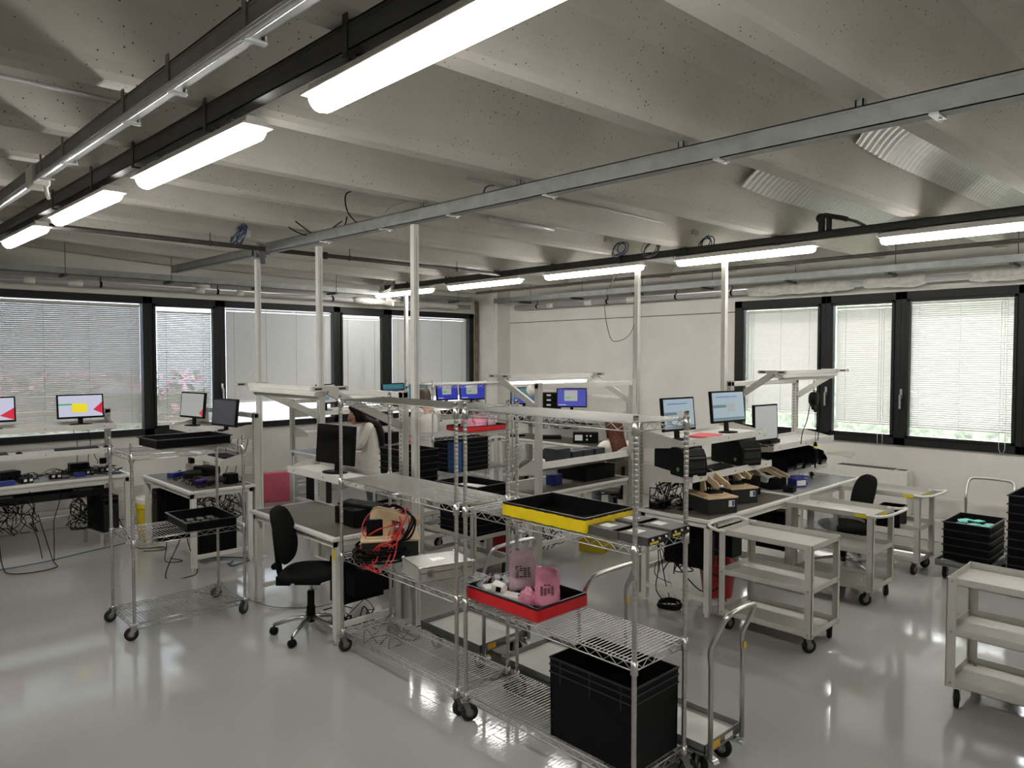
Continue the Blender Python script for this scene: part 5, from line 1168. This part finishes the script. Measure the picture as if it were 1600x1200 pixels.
# ================================================================ PEOPLE
def ensure_skin(name, V, Ed, R, m, parent):
    """the Skin modifier adds its data layer when the modifier is created through the operator-free API; fill it"""
    me = bpy.data.meshes.new(name); me.from_pydata(V, Ed, []); me.materials.append(m); me.update()
    o = bpy.data.objects.new(name, me); COL.objects.link(o); o.parent = parent
    sk = o.modifiers.new('skin', 'SKIN'); sk.use_smooth_shade = True
    if len(me.skin_vertices) == 0:
        import bmesh
        bm = bmesh.new(); bm.from_mesh(me); bm.verts.layers.skin.verify(); bm.to_mesh(me); bm.free()
    d = me.skin_vertices[0].data
    for i, r in enumerate(R): d[i].radius = (r, r); d[i].use_root = (i == 0)
    sb = o.modifiers.new('subdivision', 'SUBSURF'); sb.levels = 2; sb.render_levels = 2
    return o
def person(label, loc, rz, hairm, seated=False, bow=.35, arms='bench', hairlen=.42):
    """faces local -y"""
    t = thing('person', label, 'person', loc, rz)
    hip = .90 if not seated else .56
    V = []; E_ = []; R = []
    def a(p, r, par=None):
        V.append(tuple(p)); R.append(r)
        if par is not None: E_.append((par, len(V) - 1))
        return len(V) - 1
    pel = a((0, 0, hip), .125)
    wa = a((0, -.01, hip + .17), .115, pel); ch = a((0, -.03, hip + .36), .135, wa); cl = a((0, -.05, hip + .47), .085, ch)
    nk = a((0, -.085, hip + .55), .052, cl)
    f = bow; hx = -.10 - .10 * f; hz = hip + .62 - .03 * f
    h1 = a((0, hx, hz), .070, nk); h2 = a((0, hx - .015 - .04 * f, hz + .065), .092, h1); h3 = a((0, hx - .0 - .03 * f, hz + .13), .080, h2)
    a((0, hx - .105 - .03 * f, hz + .025 - .05 * f), .016, h2); a((0, hx - .085, hz - .03 - .04 * f), .030, h1)        # nose, chin
    for s in (-1, 1):
        a((s * .088, hx + .01, hz + .05), .016, h2)                                                                 # ear
        sh = a((s * .17, -.03, hip + .455), .062, cl)
        if seated or arms == 'bench':
            el = a((s * .22, -.15, hip + .21), .044, sh); wr = a((s * .12, -.34, hip + .13 if not seated else hip + .24), .028, el)
        else:
            el = a((s * .23, .0, hip + .19), .044, sh); wr = a((s * .21, -.10, hip - .04), .028, el)
        d = (Vector(V[wr]) - Vector(V[el])).normalized(); side = d.cross(Vector((0, 0, 1))).normalized(); up = side.cross(d)
        pm = a(Vector(V[wr]) + d * .055, .026, wr)
        for k, (off, L) in enumerate(((-.026, .068), (-.009, .080), (.009, .075), (.026, .060))):
            p1 = Vector(V[wr]) + d * .075 + side * off; k1 = a(p1, .011, pm); k2 = a(p1 + d * L * .5 - up * .008, .0095, k1); a(p1 + d * L * .85 - up * .028, .008, k2)
        th = a(Vector(V[wr]) + d * .035 - side * s * .032, .012, pm); a(Vector(V[wr]) + d * .075 - side * s * .046 - up * .015, .009, th)
        hp = a((s * .095, 0, hip - .05), .098, pel)
        if seated: kn = a((s * .12, -.42, hip - .06), .060, hp); an = a((s * .12, -.40, .10), .040, kn)
        else: kn = a((s * .10, -.02, .48), .060, hp); an = a((s * .10, .02, .09), .040, kn)
        a(Vector(V[an]) + Vector((0, -.15, -.055)), .032, an)
    ensure_skin('body', V, E_, R, SKIN, t)
    # lab coat: flared body and two sleeves
    b = MB(); rings = []; n = 24
    if seated: prof = [(hip - .10, .20, .17, -.02), (hip, .195, .165, -.02), (hip + .17, .165, .14, -.02), (hip + .33, .185, .15, -.035), (hip + .44, .175, .125, -.045), (hip + .505, .10, .085, -.06), (hip + .535, .070, .066, -.075)]
    else: prof = [(.46, .215, .18, .02), (.66, .20, .175, .01), (hip, .185, .165, .0), (hip + .17, .158, .14, -.01), (hip + .33, .175, .15, -.03), (hip + .44, .175, .13, -.045), (hip + .505, .10, .085, -.06), (hip + .535, .070, .066, -.075)]
    rnd = random.Random(label)
    for z, rx, ry, cy in prof:
        rings.append([(rx * math.cos(q) * (1 + rnd.uniform(-.03, .03)), cy + ry * math.sin(q) * (1 + rnd.uniform(-.04, .04)), z) for q in [2 * PI * k / n for k in range(n)]])
    b.loft(rings, cap=False)
    for s in (-1, 1):
        i = [k for k, p in enumerate(V) if abs(p[0] - s * .17) < 1e-6 and abs(p[2] - hip - .455) < 1e-6][0]
        p0, p1, p2 = Vector(V[i]), Vector(V[i + 1]), Vector(V[i + 2])
        b.tube(spline([p0 + Vector((-s * .06, 0, .0)), p0, p0.lerp(p1, .5), p1, p1.lerp(p2, .5), p2 - (p2 - p1) * .05], 4), .06, 12, 0, False, None if False else [.085 - .04 * k / 20 for k in range(21)])
    b.build('lab_coat', COAT, t)
    if not seated:
        b = MB()
        for s in (-1, 1): b.tube([(s * .10, .0, hip - .05), (s * .10, -.02, .48), (s * .10, .02, .10)], .08, 12, 0, True, [.070, .075, .062])
        b.build('trousers', TROUS, t)
    else:
        b = MB()
        for s in (-1, 1): b.tube(spline([(s * .095, .05, hip - .03), (s * .11, -.22, hip - .04), (s * .12, -.41, hip - .07), (s * .12, -.42, .34), (s * .12, -.40, .09)], 4), .08, 12, 0, True, [.105 - .045 * k / 16 for k in range(17)])
        b.build('trousers', TROUS, t)
    b = MB()
    for s in (-1, 1):
        y = (-.40 if seated else .02); x = s * (.12 if seated else .10); b.loft([[(x + .045 * w_ * math.cos(q), y - .08 + yo + .0 * math.sin(q), .045 + h_ * math.sin(q)) for q in [2 * PI * k / 14 for k in range(14)]] for yo, w_, h_ in ((.14, .6, .035), (.10, .95, .045), (.0, 1.0, .042), (-.09, .9, .032), (-.13, .5, .02))])
    b.build('shoes', WPLAST, t)
    b = MB(); c = Vector((0, hx - .0 - .025 * f, hz + .075)); rings = []
    for z, rx, y0, y1 in ((.150, .03, -.03, .05), (.140, .072, -.080, .090), (.100, .104, -.108, .116), (.04, .110, -.070, .125), (-.04, .110, -.022, .128), (-.12, .106, .0, .130)):
        rings.append([(rx * math.cos(q), c.y + (y0 + y1) / 2 + (y1 - y0) / 2 * math.sin(q), c.z + z) for q in [2 * PI * k / 20 for k in range(20)]])
    b.loft(rings)
    if hairlen:                                            # long hair running down over nape and back
        i0 = len(b.v); z1 = hip + .46 - hairlen * .75
        P = [(0, c.y + .03, c.z + .10), (0, c.y + .10, c.z + .03), (0, min(.07, c.y + .15), hip + .585), (0, .075, hip + .50), (0, .125, hip + .41), (0, .150, hip + .30), (0, .155, (hip + .30 + z1) / 2), (0, .150, z1)]
        Q = spline(P, 4); b.tube(Q, .06, 14, 0, True, [(.058 if k < len(Q) * .7 else .058 - .035 * (k / len(Q) - .7) / .3) for k in range(len(Q))])
        b.v = b.v[:i0] + [(x * 1.9, y, z) for x, y, z in b.v[i0:]]
    b.build('hair', hairm, t)
    return t
person('person with long dark hair in a white lab coat bowing over the far left bench', (5.60, 8.70, 0), math.radians(-128), HAIR, False, 1.15, 'bench', .55).scale = (.90, .90, .90)
person('person in a white lab coat standing behind the white post, back turned', (6.58, 8.70, 0), math.radians(175), HAIRB, False, .2, 'bench', 0)
person('seated person with auburn hair at the lit bench, half hidden by the rack post', (7.60, 5.95, 0), math.radians(150), HAIRR, True, .35, 'bench', .36)

# ================================================================ CABLES
def R_(a, b): return random.uniform(a, b)
def hang(x0, y0, z0, x1, y1, z1, sag, label, r=.0045, m=None, group=None):
    pts = [(x0, y0, z0)]
    for k in (1, 2, 3):
        u = k / 4; pts.append((x0 + (x1 - x0) * u + R_(-.04, .04), y0 + (y1 - y0) * u + R_(-.03, .03), max(.012, z0 + (z1 - z0) * u - sag * math.sin(PI * u) + R_(-.03, .03))))
    pts.append((x1, y1, z1)); return cable('power_cable', pts, r, m or BLACK, label, 'cable', group)
def tangle(name, label, box, n, r=.005, m=None, seed=1):
    rnd = random.Random(seed); x0, x1, y0, y1, z0, z1 = box; b = MB()
    for i in range(n):
        c = [rnd.uniform(x0, x1), rnd.uniform(y0, y1), rnd.uniform(z0, z1)]; pts = [tuple(c)]
        for k in range(rnd.randint(4, 7)):
            c = [min(x1, max(x0, c[0] + rnd.uniform(-.16, .16))), min(y1, max(y0, c[1] + rnd.uniform(-.12, .12))), min(z1, max(z0, c[2] + rnd.uniform(-.16, .13)))]; pts.append(tuple(c))
        b.tube(spline(pts, 5), r * rnd.uniform(.7, 1.1), 5)
    return tag(b.build(name, m or BLACK), label, 'cables', None, 'stuff')
tangle('cable_tangle', 'black cable tangle hanging under the left bench at the picture edge', (1.25, 1.75, 9.35, 9.65, .25, .62), 22, seed=2)
tangle('cable_tangle', 'black cables and loops beside the computer tower under the left bench', (2.05, 2.32, 9.35, 9.62, .25, .62), 16, seed=3)
tangle('cable_tangle', 'black leads lying over the left bench top', (1.5, 2.6, 9.35, 9.85, .838, .89), 30, .004, seed=4)
tangle('cable_tangle', 'black cable tangle under the bench behind the wire cart', (2.82, 3.35, 7.62, 8.3, .45, .76), 34, seed=5)
tangle('cable_tangle', 'dark leads lying on the bench behind the wire cart', (2.85, 3.35, 7.7, 8.8, .838, .88), 16, .005, seed=6)
tangle('cable_tangle', 'black cables on the floor under the bare mat bench', (3.0, 3.4, 4.55, 5.4, .006, .10), 16, seed=7)
tangle('cable_tangle', 'black cables under the left end of the lever bench', (5.45, 5.9, 3.55, 3.85, .15, .76), 22, seed=8)
tangle('cable_tangle', 'dark cables behind the scanner stand under the printer shelf', (5.42, 5.75, 3.72, 3.86, .84, 1.08), 20, seed=9)
tangle('cable_tangle', 'dark cables under the lit bench around the yellow carton', (5.5, 6.5, 5.3, 5.7, .15, .55), 16, seed=10)
tangle('cable_tangle', 'bunch of leads and probes hanging on the far right wall bench', (8.9, 9.2, 8.0, 9.0, 1.0, 1.26), 22, seed=11)
tangle('cable_tangle', 'dark cables under the right bench with the hanging screwdriver', (7.0, 7.9, 3.5, 3.85, .2, .76), 20, seed=12)
hang(1.62, 9.24, .80, 1.72, 9.15, .02, .0, 'black cable dropping straight from the left bench to the floor')
hang(1.95, 9.3, .70, 1.80, 9.0, .012, -.05, 'black cable falling slanted from the left bench to the floor')
cable('power_cable', [(1.2, 9.0, .012), (1.7, 9.02, .012), (2.1, 9.15, .012), (2.6, 9.3, .012), (2.65, 9.5, .012), (2.5, 9.62, .25)], .005, BLUEC, 'blue black cable lying along the floor below the left bench')
cable('power_cable', [(1.35, 9.25, .4), (1.34, 9.0, .05), (1.40, 8.72, .012), (1.75, 8.70, .012), (1.78, 9.0, .05), (1.70, 9.2, .5)], .005, BLACK, 'black cable looping out onto the floor from the left bench')
cable('power_cable', [(2.1, 9.3, .72), (2.12, 9.22, .48), (2.05, 9.2, .30), (2.18, 9.2, .28), (2.2, 9.22, .42), (2.13, 9.25, .6)], .006, BLACK, 'black cable loop dangling under the middle of the left bench')
cable('power_cable', [(2.45, 9.3, .5), (2.55, 9.1, .15), (2.62, 8.95, .012), (2.85, 8.80, .012), (2.80, 8.65, .012), (2.62, 8.75, .012)], .005, BLACK, 'black cable curled on the floor behind the left posts of the wire cart')
cable('power_cable', [(2.75, 8.4, .80), (2.73, 8.35, .5), (2.72, 8.3, .15), (2.66, 8.15, .012), (2.80, 8.05, .012), (2.74, 8.25, .012)], .0045, BLACK, 'thin cable falling from the front edge of the bench behind the cart')
cable('power_cable', [(2.80, 7.68, .70), (2.62, 7.6, .35), (2.46, 7.55, .012), (2.65, 7.42, .012), (2.78, 7.58, .03), (2.70, 7.62, .35), (2.78, 7.66, .6)], .005, BLACK, 'black cable loop on the floor by the near leg of the bench behind the cart')
cable('power_cable', [(2.5, 6.9, .012), (2.75, 6.4, .012), (2.85, 6.0, .012), (3.1, 5.75, .012), (3.2, 5.5, .10)], .004, MIDG, 'grey cable lying on the floor behind the black swivel chair')
cable('power_cable', [(3.0, 8.0, .012), (3.25, 7.8, .012), (3.35, 7.6, .012), (3.1, 7.5, .012), (3.2, 7.7, .012)], .007, BLUEC, 'dark blue cable rings on the floor right of the wire cart')
for k, (x, l) in enumerate(((2.20, 'black lead hanging from the monitor with a yellow panel, left one'), (2.36, 'black lead hanging from the monitor with a yellow panel, right one'), (2.46, 'thin lead hanging at the right end of the left bench'), (1.40, 'thin lead hanging at the left picture edge behind the bench'))):
    hang(x, 9.96, 1.42 if k < 2 else 1.10, x + R_(-.05, .1), 9.86, .86, -.02, l, .004)
for k, (y, l) in enumerate(((7.75, 'lead hanging behind the right end of the shelf behind the wire cart'), (7.95, 'second lead hanging behind the shelf behind the wire cart'), (8.2, 'third lead hanging behind the shelf behind the wire cart'))):
    hang(3.41, y, 1.38, 3.30, y - .05, .86, -.02, l, .004)
cable('power_cable', [(5.45, 3.2, .80), (5.42, 3.17, .5), (5.50, 3.16, .2), (5.62, 3.2, .10)], .005, BLACK, 'black cable dropping from the corner of the lever bench')
cable('power_cable', [(5.38, 3.75, .7), (5.36, 3.72, .35), (5.30, 3.70, .15), (5.40, 3.62, .012), (5.50, 3.75, .2), (5.48, 3.8, .5)], .005, BLACK, 'black cable loop at the left leg of the lever bench')
o = MB(); 
for k in range(5): o.tube(spline(ring((5.36, 3.60, .02 + .009 * k), .10, 0, 12, 1, .002), 3), .006, 6)
tag(o.build('cable_coil', BLACK), 'black cable coil lying on the floor at the left leg of the lever bench', 'cable coil')
cable('power_cable', [(5.55, 3.75, .25), (5.45, 3.55, .012), (5.60, 3.38, .012), (5.80, 3.35, .012), (5.85, 3.5, .012), (5.65, 3.58, .012), (5.5, 3.48, .012)], .004, PVC, 'pale grey cable loops on the floor under the lever bench')
cable('power_cable', [(5.50, 3.78, .5), (5.60, 3.45, .14), (5.72, 3.28, .22), (5.66, 3.4, .3)], .006, BLACK, 'stiff black cable end standing up under the lever bench')
# the machine on the rack, buried in red and black leads
for k in range(9):
    c = (3.0 + R_(-.10, .06), 4.47 + R_(-.10, .12), .93 + R_(-.06, .07)); pts = ring(c, R_(.09, .17), R_(.2, .9), 8, 1, .04)
    pts += [(2.80 + R_(-.02, .1), 4.40 + R_(-.2, .2), .78), (2.78, 4.36 + R_(-.15, .15), .70)]
    cable('red_lead', pts, .005, REDC, 'red lead tangled over the plywood lever machine on the wire rack', 'cable', 'red leads on the rack machine')
for k in range(6):
    cable('black_lead', [(3.05, 4.62 + R_(-.05, .05), .95), (3.12 + R_(-.05, .05), 4.5 + R_(-.06, .06), 1.05 + R_(0, .05)), (3.12, 4.32 + R_(-.05, .05), 1.02), (3.02 + R_(-.05, .05), 4.25, .90), (2.95, 4.35, .88)], .006, BLACK, 'black lead arching over the plywood lever machine on the wire rack', 'cable', 'black leads on the rack machine')
for k in range(7):
    cable('black_lead', ring((2.97, 4.47, .752 + .014 * k), .20 + R_(-.02, .02), 0, 10, 1, .006), .007, BLACK, 'thick black lead coiled round the base of the machine on the wire rack', 'cable', 'coiled leads round the rack machine')
for k in range(7):
    tag(MB().cyl((0, 0, 0), (.018, .012, .006), .008, 8).build('lead_plug', SHINY, loc=(2.84 + R_(-.03, .10), 4.40 + R_(-.18, .2), .78 + R_(0, .14)), rz=R_(0, 3)), 'small bright plug on a lead of the machine on the wire rack', 'plug', 'bright lead plugs on the rack machine')
t = None
